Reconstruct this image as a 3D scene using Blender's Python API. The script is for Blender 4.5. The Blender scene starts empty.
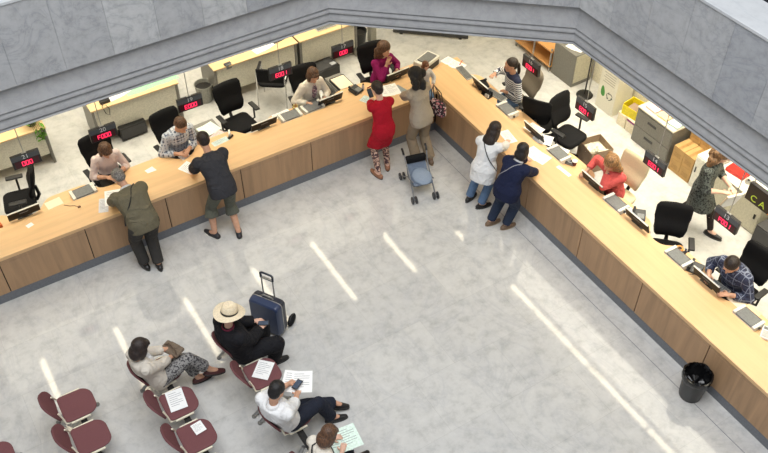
import bpy, bmesh, math, random
import numpy as np
from mathutils import Vector, Matrix, Quaternion
random.seed(7)
PI = math.pi
C = bpy.context.scene.collection
V = Vector

# ------------------------------------------------------------------ materials
def lin(c):
    return tuple(((v/255)/12.92 if v/255 <= .04045 else ((v/255+.055)/1.055)**2.4) for v in c)+(1.0,)
def shade(c, k): return tuple(max(0, min(255, v*k)) for v in c)
class NT:
    def __init__(s, name):
        s.m = bpy.data.materials.new(name); s.m.use_nodes = True
        s.t = s.m.node_tree; s.b = s.t.nodes['Principled BSDF']
    def n(s, typ, **kw):
        nd = s.t.nodes.new(typ)
        for k, v in kw.items():
            if k in nd.inputs: nd.inputs[k].default_value = v
            else: setattr(nd, k, v)
        return nd
    def l(s, a, b): s.t.links.new(a, b)
    def coord(s, scale=(1,1,1), rot=(0,0,0)):
        tc = s.n('ShaderNodeTexCoord'); mp = s.n('ShaderNodeMapping')
        mp.inputs['Scale'].default_value = scale; mp.inputs['Rotation'].default_value = rot
        s.l(tc.outputs['Object'], mp.inputs['Vector']); return mp.outputs['Vector']
    def ramp(s, fac, stops, interp='LINEAR'):
        r = s.n('ShaderNodeValToRGB'); r.color_ramp.interpolation = interp
        e = r.color_ramp.elements
        while len(e) < len(stops): e.new(.5)
        for q, (p, c) in zip(e, stops): q.position = p; q.color = c
        s.l(fac, r.inputs['Fac']); return r.outputs['Color']
    def mix(s, f, a, b, mode='MIX'):
        m = s.n('ShaderNodeMix', data_type='RGBA', blend_type=mode)
        for sock, v in ((m.inputs[0], f), (m.inputs[6], a), (m.inputs[7], b)):
            if hasattr(v, 'is_output'): s.l(v, sock)
            else: sock.default_value = v
        return m.outputs[2]
    def bump(s, h, strength=.2, dist=.01):
        b = s.n('ShaderNodeBump'); b.inputs['Strength'].default_value = strength; b.inputs['Distance'].default_value = dist
        s.l(h, b.inputs['Height']); s.l(b.outputs['Normal'], s.b.inputs['Normal'])
    def math(s, op, a, b=0.0):
        m = s.n('ShaderNodeMath', operation=op)
        for i, v in enumerate((a, b)):
            if hasattr(v, 'is_output'): s.l(v, m.inputs[i])
            else: m.inputs[i].default_value = v
        return m.outputs[0]
_mats = {}
def plain(name, c, rough=.5, metal=0.0, noise=.06, scale=40, bump=0.0, emit=None, estr=0):
    if name in _mats: return _mats[name]
    t = NT(name); a = t.b
    nz = t.n('ShaderNodeTexNoise'); nz.inputs['Scale'].default_value = scale; nz.inputs['Detail'].default_value = 4
    t.l(t.coord(), nz.inputs['Vector'])
    col = t.ramp(nz.outputs['Fac'], [(.3, lin(shade(c, 1-noise))), (.7, lin(shade(c, 1+noise)))])
    t.l(col, a.inputs['Base Color']); a.inputs['Roughness'].default_value = rough; a.inputs['Metallic'].default_value = metal
    if bump: t.bump(nz.outputs['Fac'], bump, .01)
    if emit:
        a.inputs['Emission Color'].default_value = lin(emit); a.inputs['Emission Strength'].default_value = estr
    _mats[name] = t.m; return t.m
def fabric(name, c, rough=.85, noise=.05, scale=7, bump=.8):
    if name in _mats: return _mats[name]
    t = NT(name)
    nz = t.n('ShaderNodeTexNoise'); nz.inputs['Scale'].default_value = scale; nz.inputs['Detail'].default_value = 2.5; nz.inputs['Distortion'].default_value = 1.4
    fine = t.n('ShaderNodeTexNoise'); fine.inputs['Scale'].default_value = 220
    v = t.coord(); t.l(v, nz.inputs['Vector']); t.l(v, fine.inputs['Vector'])
    col = t.ramp(fine.outputs['Fac'], [(.3, lin(shade(c, 1-noise))), (.7, lin(shade(c, 1+noise)))])
    t.l(col, t.b.inputs['Base Color']); t.b.inputs['Roughness'].default_value = rough
    t.b.inputs['Specular IOR Level'].default_value = .2
    t.bump(nz.outputs['Fac'], bump, .05); _mats[name] = t.m; return t.m
def plaid(name, base, c2, c3, s=14, lc=(215, 218, 222)):
    t = NT(name); v = t.coord()
    def stripes(ax, sc, w):
        sep = t.n('ShaderNodeSeparateXYZ'); t.l(v, sep.inputs[0])
        return t.math('LESS_THAN', t.math('FRACT', t.math('MULTIPLY', sep.outputs[ax], sc)), w)
    sx, sy, sz = stripes(0, s, .4), stripes(1, s, .4), stripes(2, s, .45)
    f = t.math('MULTIPLY', t.math('ADD', t.math('ADD', sx, sy), sz), 1/3)
    col = t.ramp(f, [(0, lin(base)), (.34, lin(c2)), (.67, lin(c3))], 'CONSTANT')
    line = t.math('MAXIMUM', t.math('MAXIMUM', stripes(0, s*.7, .09), stripes(1, s*.7, .09)), stripes(2, s*.7, .09))
    col = t.mix(line, col, lin(lc))
    t.l(col, t.b.inputs['Base Color']); t.b.inputs['Roughness'].default_value = .85
    nz = t.n('ShaderNodeTexNoise'); nz.inputs['Scale'].default_value = 9; t.l(v, nz.inputs['Vector']); t.bump(nz.outputs['Fac'], .3, .03)
    return t.m
def stripes(name, a, b, sc=26, w=.45, yoke=None, zy=0):
    t = NT(name); v = t.coord(); sep = t.n('ShaderNodeSeparateXYZ'); t.l(v, sep.inputs[0])
    k = t.math('LESS_THAN', t.math('FRACT', t.math('MULTIPLY', sep.outputs[2], sc)), w)
    col = t.mix(k, lin(a), lin(b))
    if yoke: col = t.mix(t.math('GREATER_THAN', sep.outputs[2], zy), col, lin(yoke))
    t.l(col, t.b.inputs['Base Color']); t.b.inputs['Roughness'].default_value = .85; return t.m
def floral(name, a, b, c=None, sc=30):
    t = NT(name); v = t.coord(); vo = t.n('ShaderNodeTexVoronoi'); vo.inputs['Scale'].default_value = sc; t.l(v, vo.inputs['Vector'])
    nz = t.n('ShaderNodeTexNoise'); nz.inputs['Scale'].default_value = sc*.8; t.l(v, nz.inputs['Vector'])
    col = t.ramp(vo.outputs['Distance'], [(.0, lin(a)), (.32, lin(a)), (.42, lin(b))])
    if c: col = t.mix(t.math('GREATER_THAN', nz.outputs['Fac'], .56), col, lin(c))
    t.l(col, t.b.inputs['Base Color']); t.b.inputs['Roughness'].default_value = .85; return t.m
def hairmat(name, c):
    t = NT(name); v = t.coord((1, 1, .25))
    nz = t.n('ShaderNodeTexNoise'); nz.inputs['Scale'].default_value = 70; nz.inputs['Detail'].default_value = 4; t.l(v, nz.inputs['Vector'])
    col = t.ramp(nz.outputs['Fac'], [(.3, lin(shade(c, .6))), (.7, lin(shade(c, 1.35)))])
    t.l(col, t.b.inputs['Base Color']); t.b.inputs['Roughness'].default_value = .5; t.bump(nz.outputs['Fac'], .6, .015); return t.m
def wood(name, c, axis=0, rough=.4, contrast=.08):
    t = NT(name); sc = [14, 14, 14]; sc[axis] = .9
    v = t.coord(tuple(sc)); nz = t.n('ShaderNodeTexNoise'); nz.inputs['Scale'].default_value = 1.0; nz.inputs['Detail'].default_value = 6; nz.inputs['Distortion'].default_value = .8
    t.l(v, nz.inputs['Vector'])
    sc2 = [3.2, 3.2, 3.2]; sc2[axis] = .25
    n2 = t.n('ShaderNodeTexNoise'); n2.inputs['Scale'].default_value = 1.0; n2.inputs['Detail'].default_value = 2; t.l(t.coord(tuple(sc2)), n2.inputs['Vector'])
    f = t.math('ADD', t.math('MULTIPLY', nz.outputs['Fac'], .6), t.math('MULTIPLY', n2.outputs['Fac'], .4))
    col = t.ramp(f, [(.3, lin(shade(c, 1-contrast))), (.5, lin(c)), (.7, lin(shade(c, 1+contrast*.6)))])
    t.l(col, t.b.inputs['Base Color']); t.b.inputs['Roughness'].default_value = rough
    return t.m
def marble(name, c, vein, rough, tile=None, tint=.05, rot=0.0, bow=0.0, amount=.5, sc=1.0, spec=.5):
    t = NT(name); v = t.coord()
    n1 = t.n('ShaderNodeTexNoise'); n1.inputs['Scale'].default_value = 1.1*sc; n1.inputs['Detail'].default_value = 8; n1.inputs['Distortion'].default_value = 1.6; n1.inputs['Roughness'].default_value = .62
    mp = t.coord((1, .55, 1), (0, 0, .6)); t.l(mp, n1.inputs['Vector'])
    veins = t.ramp(n1.outputs['Fac'], [(.40, (0, 0, 0, 1)), (.485, (.35, .35, .35, 1)), (.5, (1, 1, 1, 1)), (.53, (.25, .25, .25, 1)), (.62, (0, 0, 0, 1))])
    n2 = t.n('ShaderNodeTexNoise'); n2.inputs['Scale'].default_value = 5.5*sc; n2.inputs['Detail'].default_value = 10; n2.inputs['Roughness'].default_value = .7; t.l(v, n2.inputs['Vector'])
    base = t.ramp(n2.outputs['Fac'], [(.3, lin(shade(c, 1-tint*1.6))), (.5, lin(c)), (.72, lin(shade(c, 1+tint*.7)))])
    col = t.mix(t.math('MULTIPLY', veins, amount), base, lin(vein))
    if tile:
        br = t.n('ShaderNodeTexBrick'); br.offset = .5
        br.inputs['Scale'].default_value = 1; br.inputs['Brick Width'].default_value = tile[0]; br.inputs['Row Height'].default_value = tile[1]
        br.inputs['Mortar Size'].default_value = .0025; br.inputs['Mortar Smooth'].default_value = .3; br.inputs['Bias'].default_value = 0
        br.inputs['Color1'].default_value = (.93, .935, .95, 1); br.inputs['Color2'].default_value = (1, 1, 1, 1); br.inputs['Mortar'].default_value = (.80, .80, .80, 1)
        t.l(t.coord((1, 1, 1), (0, 0, rot)), br.inputs['Vector'])
        col = t.mix(1.0, col, br.outputs['Color'], 'MULTIPLY')
    t.l(col, t.b.inputs['Base Color']); t.b.inputs['Roughness'].default_value = rough
    t.b.inputs['Specular IOR Level'].default_value = spec
    if bow:
        nb = t.n('ShaderNodeTexNoise'); nb.inputs['Scale'].default_value = 1.3; nb.inputs['Detail'].default_value = 1; t.l(v, nb.inputs['Vector'])
        t.bump(nb.outputs['Fac'], bow, .02)
    return t.m

# ------------------------------------------------------------------ mesh helpers
class MB:
    def __init__(s): s.bm = bmesh.new(); s.mi = 0
    def _add(s, verts, faces):
        vs = [s.bm.verts.new(v) for v in verts]
        for f in faces:
            try: fc = s.bm.faces.new([vs[i] for i in f]); fc.material_index = s.mi
            except ValueError: pass
        return vs
    def box(s, x0, x1, y0, y1, z0, z1, M=None):
        p = [V((x, y, z)) for z in (z0, z1) for y in (y0, y1) for x in (x0, x1)]
        if M: p = [M @ q for q in p]
        s._add(p, [(0, 2, 3, 1), (4, 5, 7, 6), (0, 1, 5, 4), (2, 6, 7, 3), (0, 4, 6, 2), (1, 3, 7, 5)]); return s
    def prism(s, poly, z0, z1, M=None):
        n = len(poly); p = [V((x, y, z0)) for x, y in poly]+[V((x, y, z1)) for x, y in poly]
        if M: p = [M @ q for q in p]
        s._add(p, [tuple(reversed(range(n))), tuple(range(n, 2*n))]+[(i, (i+1) % n, n+(i+1) % n, n+i) for i in range(n)]); return s
    def rings(s, rings, cap0=True, cap1=True):
        n = len(rings[0]); p = [q for r in rings for q in r]; F = []
        for k in range(len(rings)-1):
            for i in range(n):
                j = (i+1) % n; F.append((k*n+i, k*n+j, (k+1)*n+j, (k+1)*n+i))
        if cap0: F.append(tuple(reversed(range(n))))
        if cap1: F.append(tuple(range((len(rings)-1)*n, len(rings)*n)))
        s._add(p, F); return s
    def cone(s, p0, r0, p1, r1, n=16, round0=False, round1=False):
        p0, p1 = V(p0), V(p1); d = (p1-p0); L = d.length
        if L < 1e-6: d = V((0, 0, 1))
        d = d.normalized(); a = d.orthogonal().normalized(); b = d.cross(a)
        R = []
        def ring(c, r): return [c+(a*math.cos(2*PI*i/n)+b*math.sin(2*PI*i/n))*r for i in range(n)]
        if round0:
            for k in (5, 4, 3, 2, 1): t = k*PI/2/5.6; R.append(ring(p0-d*r0*math.sin(t), r0*math.cos(t)))
        R.append(ring(p0, r0)); R.append(ring(p1, r1))
        if round1:
            for k in (1, 2, 3, 4, 5): t = k*PI/2/5.6; R.append(ring(p1+d*r1*math.sin(t), r1*math.cos(t)))
        return s.rings(R)
    def tube(s, pts, r, n=10):
        pts = [V(p) for p in pts]; R = []; a = None
        for i, p in enumerate(pts):
            d = (pts[min(i+1, len(pts)-1)]-pts[max(i-1, 0)]).normalized()
            if a is None: a = d.orthogonal().normalized()
            a = (a-d*a.dot(d)).normalized(); b = d.cross(a)
            rr = r[i] if isinstance(r, (list, tuple)) else r
            R.append([p+(a*math.cos(2*PI*k/n)+b*math.sin(2*PI*k/n))*rr for k in range(n)])
        return s.rings(R)
    def ell(s, c, r, M=None, nu=20, nv=12):
        c = V(c); R = []
        for k in range(1, nv):
            t = PI*k/nv-PI/2
            ring = []
            for i in range(nu):
                q = V((math.cos(t)*math.cos(2*PI*i/nu)*r[0], math.cos(t)*math.sin(2*PI*i/nu)*r[1], math.sin(t)*r[2]))
                ring.append(c+(M @ q if M else q))
            R.append(ring)
        return s.rings(R)
    def lathe(s, prof, c=(0, 0, 0), n=28):
        c = V(c); R = [[c+V((math.cos(2*PI*i/n)*r, math.sin(2*PI*i/n)*r, z)) for i in range(n)] for r, z in prof]
        return s.rings(R)
    def sweep(s, path, prof):          # path: 2D open polyline; prof: (offset to the right of travel, z)
        P = [V((x, y)) for x, y in path]; off = []
        for i in range(len(P)):
            def nrm(a, b): d = (b-a).normalized(); return V((d.y, -d.x))
            if i == 0: o = nrm(P[0], P[1])
            elif i == len(P)-1: o = nrm(P[-2], P[-1])
            else:
                n0, n1 = nrm(P[i-1], P[i]), nrm(P[i], P[i+1]); o = (n0+n1); o = o/(o.dot(n0))
            off.append(o)
        R = [[V((p.x+o.x*d, p.y+o.y*d, z)) for d, z in prof] for p, o in zip(P, off)]
        return s.rings(R)
    def sheet(s, poly, z, t=.0015, M=None): return s.prism(poly, z, z+t, M)
    def build(s, name, mats, parent=None, smooth=False, bevel=0.0, seg=2, angle=None):
        bm = s.bm; bmesh.ops.recalc_face_normals(bm, faces=bm.faces)
        me = bpy.data.meshes.new(name); bm.to_mesh(me); bm.free()
        o = bpy.data.objects.new(name, me); C.objects.link(o)
        for m in (mats if isinstance(mats, (list, tuple)) else [mats]): me.materials.append(m)
        if parent: o.parent = parent
        if bevel:
            md = o.modifiers.new('bevel', 'BEVEL'); md.width = bevel; md.segments = seg; md.limit_method = 'ANGLE'; md.angle_limit = .7
        if smooth or bevel:
            for p in me.polygons: p.use_smooth = True
            try: me.set_sharp_from_angle(angle=angle or (.75 if smooth else .6))
            except Exception: pass
        return o
def mb(): return MB()
def rrect(x0, x1, y0, y1, r, n=6, rs=None):
    out = []; rs = rs or (r, r, r, r)
    for (cx, cy, a, q) in ((x1, y1, 0, 0), (x0, y1, 1, 1), (x0, y0, 2, 2), (x1, y0, 3, 3)):
        R = rs[q]; sx = -1 if a in (0, 3) else 1; sy = -1 if a in (0, 1) else 1
        for i in range(n+1):
            t = (a+i/n)*PI/2; out.append((cx+sx*R+R*math.cos(t), cy+sy*R+R*math.sin(t)))
    return out
def tag(o, label, cat, group=None, kind=None):
    if label: o['label'] = label
    if cat: o['category'] = cat
    if group: o['group'] = group
    if kind: o['kind'] = kind
    return o
def thing(name, label, cat, loc=(0, 0, 0), rz=0.0, group=None):
    o = bpy.data.objects.new(name, None); C.objects.link(o); o.empty_display_size = .1
    o.location = loc; o.rotation_euler = (0, 0, rz); return tag(o, label, cat, group)
def put(o, loc, rz=0.0): o.location = loc; o.rotation_euler = (0, 0, rz); return o
def struct(o): o['kind'] = 'structure'; return o
def dup(r0, loc, rz=0.0, label=None, group=None):
    r = r0.copy(); C.objects.link(r); r.location = loc; r.rotation_euler = (0, 0, rz)
    if label: r['label'] = label
    if group: r['group'] = group
    for ch in list(r0.children):
        c = ch.copy(); C.objects.link(c); c.parent = r
        for g in list(ch.children):
            d = g.copy(); C.objects.link(d); d.parent = c
    return r
def text(name, body, size, mat, parent, loc, rot=(PI/2, 0, 0), ext=.0008):
    cu = bpy.data.curves.new(name, 'FONT'); cu.body = body; cu.size = size; cu.extrude = ext; cu.align_x = 'CENTER'; cu.align_y = 'CENTER'
    q = bpy.data.objects.new('txt', cu); C.objects.link(q); dg = bpy.context.evaluated_depsgraph_get(); dg.update()
    me = bpy.data.meshes.new_from_object(q.evaluated_get(dg), depsgraph=dg); bpy.data.objects.remove(q); me.materials.clear(); me.materials.append(mat)
    o = bpy.data.objects.new(name, me); C.objects.link(o); o.parent = parent; o.location = loc; o.rotation_euler = rot; return o
RZ = -PI/2                                   # right-hand counter: the left-hand layout turned a quarter
def Lp(s, d, z): return (s, d, z)
def Rp(s, d, z): return (d, -s, z)

# ------------------------------------------------------------------ palette
M_floor = marble('floor marble', (198, 197, 193), (156, 158, 164), .055, tile=(1.2, .8), tint=.07, bow=.03, amount=.26, spec=.5)
M_fasc = [marble('grey marble %d' % i, c, (126, 130, 138), .5, tint=.07, amount=.42, sc=1.7, spec=.25) for i, c in enumerate(((172, 173, 175), (184, 185, 186), (162, 164, 168)))]
M_copi = marble('coping marble', (192, 194, 196), (160, 166, 172), .4, tint=.03, amount=.3, sc=1.5)
M_ceil = plain('ceiling white', (225, 222, 212), .8)
M_cream = plain('cream wall', (226, 219, 196), .8)
M_topw = wood('beech top', (224, 184, 134), 0, .32, .06); M_topwy = wood('beech top long', (224, 184, 134), 1, .32, .06)
M_front = wood('front panel wood', (174, 140, 106), 2, .5, .13)
M_deskw = wood('desk top wood', (222, 190, 142), 0, .4, .06)
M_dark = plain('dark seam', (24, 21, 19), .7)
M_plinth = plain('plinth grey', (112, 115, 121), .5)
M_metal = plain('brushed metal', (170, 170, 168), .35, .8); M_chrome = plain('chrome', (205, 205, 205), .2, .9)
M_greymetal = plain('grey cabinet paint', (120, 118, 112), .45); M_beigemetal = plain('beige cabinet paint', (196, 191, 170), .5)
M_whitepl = plain('white plastic', (222, 220, 210), .4); M_greypl = plain('grey plastic lid', (112, 114, 114), .45)
M_blackpl = plain('black plastic', (24, 24, 26), .4); M_blackfab = fabric('black chair cloth', (23, 23, 25), bump=.12, scale=40); M_darkgrey = plain('dark grey plastic', (58, 58, 60), .5)
M_paper = plain('white paper', (238, 238, 236), .8, noise=.015); M_cream_paper = plain('cream paper', (240, 224, 196), .8, noise=.02)
M_card = plain('brown cardboard', (186, 150, 96), .8, noise=.05, scale=8); M_cardd = plain('grey brown cardboard', (150, 128, 106), .8, noise=.05, scale=8)
M_maroon = fabric('maroon seat cloth', (112, 72, 74), .8, .08, 60, .15); M_maroond = plain('maroon shell', (84, 44, 50), .5)
M_seatrim = plain('pale seat edge', (226, 218, 196), .4); M_panel = plain('desk panel', (206, 202, 186), .5)
M_print = plain('printed text', (120, 122, 128), .8)
M_red = plain('red plastic', (190, 40, 34), .45); M_yellow = plain('yellow plastic', (226, 206, 30), .45); M_green = plain('green paper', (150, 214, 160), .7)
M_pink = plain('pink paper', (240, 200, 196), .8); M_peach = plain('peach paper', (246, 206, 164), .8); M_ice = plain('pale blue paper', (196, 214, 212), .8)
M_led = plain('red digits', (255, 40, 90), .5, emit=(255, 52, 96), estr=1.25); M_ledback = plain('dark red display', (72, 8, 24), .3)
M_signgrey = plain('sign grey band', (84, 90, 96), .4); M_signblack = plain('sign black', (28, 26, 30), .35); M_wht = plain('white number', (232, 236, 240), .5)
M_lamp = plain('lamp diffuser', (255, 246, 226), .5, emit=(255, 240, 206), estr=12.5)

# ------------------------------------------------------------------ setting
o = mb().box(-16, 4.2, -14, 6.2, -.2, 0).build('floor', M_floor); struct(o)
o = mb().box(-.265, -.257, -12, -.265, 0, .0012).build('trim_3', plain('floor inlay line', (120, 122, 128), .4)); struct(o)
path = [(-16, -.82), (-2.26, -.80), (0, -2.72), (0, -14)]
# moulding under the parapet (offset > 0 points to the hall: right of travel)
prof = [(-.06, 3.70), (-.06, 3.69)]
for k in range(9):
    t = k/8; prof.append((-.055+.055*(t**1.7), 3.685-.27*t))
for z1, z0 in ((3.41, 3.345), (3.335, 3.235), (3.225, 3.19)):
    prof += [(-.028, z1), (-.022, z1-.012), (-.006, (z0+z1)/2), (0, z0+.008), (0, z0)]
prof += [(-.34, 3.19), (-.34, 3.70)]
struct(mb().sweep(path, prof).build('trim_1', marble('moulding marble', (160, 160, 161), (128, 130, 136), .5, tint=.05, amount=.3, sc=1.7, spec=.25), smooth=True, angle=.5))
# parapet slabs, laid panel by panel with fine joints
wb = mb(); rnd = random.Random(3)
def slab(p, q, d):
    n = V((q[0]-p[0], q[1]-p[1])).normalized(); L = (V(q)-V(p)).length; r = V((n.y, -n.x))
    pts = [V(p)+r*a+n*b for a, b in ((0, .0012), (0, L-.0012), (-d, L-.0012), (-d, .0012))]
    wb.mi = rnd.choice((0, 0, 1, 2)); wb.prism([(v.x, v.y) for v in pts], 3.69, 4.60)
for a, b, step, ph in (((-16, -.82), (-2.26, -.80), .53, .0), ((-2.26, -.80), (0, -2.72), .741, 0), ((0, -2.72), (0, -14), .515, 0)):
    A, B = V(a), V(b); L = (B-A).length; n = max(1, round(L/step))
    for i in range(n): slab(tuple(A.lerp(B, i/n)), tuple(A.lerp(B, (i+1)/n)), .10)
wb.mi = 2; wb.sweep(path, [(-.012, 3.70), (-.012, 4.6), (-.30, 4.6), (-.30, 3.70)])
struct(wb.build('wall_gallery', M_fasc))
struct(mb().sweep(path, [(.012, 4.60), (.012, 4.635), (-.47, 4.635), (-.47, 4.60)]).build('trim_2', M_copi, bevel=.004))
cpoly = [(-16, -.5), (-2.15, -.5), (.34, -2.6), (.34, -14), (4.2, -14), (4.2, 6.2), (-16, 6.2)]
struct(mb().prism(cpoly, 3.205, 3.5).build('ceiling', M_ceil))
struct(mb().prism([(-16, -.49), (-2.15, -.49), (.35, -2.6), (.35, -14), (4.2, -14), (4.2, 6.2), (-16, 6.2)], 3.51, 3.56).build('floor_gallery', plain('gallery painted darkness', (30, 32, 40), .9)))  # near-black colour paints in the darkness beyond the coping
struct(mb().box(-16, 4.2, 6.0, 6.2, 0, 3.2).build('wall_back', M_cream))
struct(mb().box(3.12, 3.32, -14, 6.0, 0, 3.2).build('wall_right', M_cream))
struct(mb().box(.40, .52, 2.68, 2.80, 0, 3.2).build('trim_4', plain('slim post paint', (150, 148, 138), .5)))

# ceiling luminaires (their reflections streak the polished floor)
def lum(L):
    t = thing('ceiling_light', 'long white fluorescent ceiling light over the service counters', 'ceiling light', group='ceiling lights above the counters')
    mb().box(-.085, .085, -L/2, L/2, -.03, 0).build('housing', M_whitepl, t)
    mb().box(-.045, .045, -L/2+.02, L/2-.02, -.034, -.0301).build('diffuser', M_lamp, t)
    return t
l0 = lum(1.72); first = True
for x in (-9.5, -8.2, -6.89, -5.59, -4.28, -2.92, -1.65, -.35):
    for y in (.72, 3.4):
        if first: put(l0, (x, y, 3.203)); first = False
        else: dup(l0, (x, y, 3.203))
l1 = lum(1.42); put(l1, (.97, -2.73, 3.203))
for x, y in ((.97, -4.17), (.97, -5.60), (.97, -7.03), (.97, 2.2), (2.25, .6), (2.25, -1.3), (2.25, -2.73), (2.25, -4.17), (2.25, -5.6), (2.25, 3.2), (.97, 3.9), (2.25, -7.03)): dup(l1, (x, y, 3.203))
l2 = lum(.72); put(l2, (.97, -1.63, 3.203)); dup(l2, (.90, .0, 3.203))

# ------------------------------------------------------------------ counters
def lobes(s, centers, lo=.665, hi=.885, w=.36):
    d = lo
    for c in centers:
        u = abs(s-c)/w
        if u < 1.45: d = max(d, lo+(hi-lo)*(1/(1+math.exp((u-1)*9))))
    return d
def counter(side, s0, s1, seams, label):
    t = thing('service_counter', label, 'counter', (0, 0, 0), 0 if side == 'L' else RZ)
    top = M_topw
    mb().box(s0, s1, -.012, .545, .735, .79).build('countertop', top, t, bevel=.004)
    sc = s0 if side == 'L' else -.41
    mb().box(sc, s1, .012, .40, .15, .735).build('carcass', M_dark, t)
    mb().box(sc, s1, .002, .41, 0, .15).build('plinth', M_plinth, t)
    for a, b in zip(seams[:-1], seams[1:]):
        mb().box(a+.006, b-.006, -.004, .012, .152, .675).build('front_panel', M_front, t, bevel=.002)
        mb().box(a+.006, b-.006, -.004, .012, .679, .734).build('apron_strip', M_front, t)
    return t
counter('L', -9.2, -.002, [-9.2]+[-2.26-1.148*k for k in range(5, -1, -1)]+[-1.11, -.014], 'long beech service counter on the left with brown front panels')
counter('R', -.50, 9.0, [0.012, 1.21, 2.36, 3.507, 4.655, 5.80, 6.95, 8.1, 9.0], 'long beech service counter running down the right side')
cl = [-7.9, -6.85, -5.68, -4.52, -3.42, -2.25, -1.08, .05]; cr = [.22, 1.30, 2.48, 3.62, 4.72, 5.85, 7.0, 8.1]
def worktop(side, s0, s1, cs, label):
    t = thing('staff_worktop', label, 'worktop', (0, 0, 0), 0 if side == 'L' else RZ)
    N = 260; S = [s0+(s1-s0)*i/N for i in range(N+1)]
    poly = [(s0, .42), (s1, .42)]+[(s, lobes(s, cs)) for s in reversed(S)]
    mb().prism(poly, .69, .72).build('top', M_topw, t)
    k = 0
    for c in cs:
        if s0+.1 < c < s1-.1: mb().box(c-.02, c+.02, .46, .70, 0, .69).build('support_leg', M_greymetal, t)
    return t
worktop('L', -9.2, .86, cl, 'scalloped beech staff worktop behind the left counter')
worktop('R', -.415, 9.0, cr, 'scalloped beech staff worktop behind the right counter')

# ------------------------------------------------------------------ counter equipment
def W(side, s, d, z=.72): return (s, d, z) if side == 'L' else (d, -s, z)
def rz(side, extra=0.0): return (0 if side == 'L' else RZ)+extra
def monitor(label, side, s, d, turn=0.0, proto=[]):
    if not proto:
        t = thing('computer_monitor', label, 'monitor', group='monitors on the staff worktops')
        K = Matrix.Translation((0, .03, .03)) @ Matrix.Rotation(.33, 4, 'X')
        mb().box(-.215, .215, -.012, .012, 0, .165, K).build('back_shell', M_blackpl, t, bevel=.004)
        mb().box(-.205, .205, .0125, .016, .012, .155, K).build('screen', plain('screen glow', (150, 170, 190), .2, emit=(150, 175, 200), estr=.5), t)
        mb().box(-.214, .214, -.014, .006, .1655, .171, K).build('top_edge', M_whitepl, t)
        mb().box(-.06, .06, -.0135, -.0122, .095, .105, K).build('maker_strip', plain('pale strip', (170, 172, 176), .4), t)
        b = mb(); b.box(-.03, .03, .045, .07, .008, .06); b.box(-.1, .1, .02, .13, 0, .008); b.build('stand', M_blackpl, t)
        proto.append(t); return put(t, W(side, s, d), rz(side, turn))
    return dup(proto[0], W(side, s, d), rz(side, turn), label)
monitor('black monitor at the far left before the empty turned chair', 'L', -6.31, .635, .03)
monitor('black monitor in front of the empty black chair on the left counter', 'L', -2.70, .635, .03)
monitor('low black monitor to the right of the woman in the cream cardigan', 'L', -1.56, .635, .03)
monitor('black monitor beside the woman in the magenta jumper', 'L', -.33, .64, .05)
monitor('black monitor before the woman in the striped jumper', 'R', .31, .635)
monitor('black monitor before the empty pair of black chairs', 'R', 1.64, .635)
monitor('black monitor before the woman in the coral jacket', 'R', 2.95, .635)
monitor('black monitor before the high black chair back on the right', 'R', 3.84, .635)
monitor('black monitor before the man in the dark plaid shirt', 'R', 5.09, .635)
def printer(label, side, s, d, turn=0.0, proto=[]):
    if not proto:
        t = thing('desktop_printer', label, 'printer', group='document printers on the staff worktops')
        b = mb().box(-.17, .17, -.10, .10, 0, .062); b.build('body', M_whitepl, t, bevel=.008)
        mb().box(-.125, .125, -.098, .085, .062, .082).build('lid', M_greypl, t, bevel=.004)
        for x in (-1, 1): mb().box(x*.15-.022, x*.15+.022, -.10, .10, .062, .088).build('side_cover', M_whitepl, t, bevel=.005)
        mb().box(-.12, .12, .086, .098, .062, .074).build('feed_slot', M_dark, t)
        mb().cone((.16, 0, .035), .018, (.186, 0, .035), .018, 14).build('platen_knob', M_darkgrey, t)
        proto.append(t); return put(t, W(side, s, d), rz(side, turn))
    return dup(proto[0], W(side, s, d), rz(side, turn), label)
printer('grey-lidded printer between the far left monitor and the woman in pale pink', 'L', -5.49, .66, .06)
printer('grey-lidded printer right of the empty chair, beside loose papers', 'L', -2.25, .66, .0)
printer('grey-lidded printer directly in front of the woman in the cream cardigan', 'L', -1.86, .67, .05)
printer('grey-lidded printer before the knees of the striped jumper woman', 'R', .96, .66)
printer('grey-lidded printer beside the red cup on the right worktop', 'R', 2.19, .66)
printer('grey-lidded printer just below the coral jacket woman', 'R', 3.41, .66)
printer('grey-lidded printer between the high black chair and the plaid man', 'R', 4.60, .66)
printer('grey-lidded printer at the lower right end of the worktop', 'R', 5.77, .66)
t = thing('office_printer', 'large white printer with dark lid at the counter corner', 'printer', (.27, .69, .72), .35)
mb().box(-.2, .2, -.12, .13, 0, .17).build('body', M_whitepl, t, bevel=.012)
mb().box(-.14, .15, -.09, .09, .17, .19).build('lid', M_greypl, t, bevel=.006)
mb().box(-.17, .17, -.125, -.1201, .02, .12).build('front_slot', M_darkgrey, t)
mb().box(-.24, -.2, -.06, .06, .03, .05).build('tray', M_greypl, t)

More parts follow.
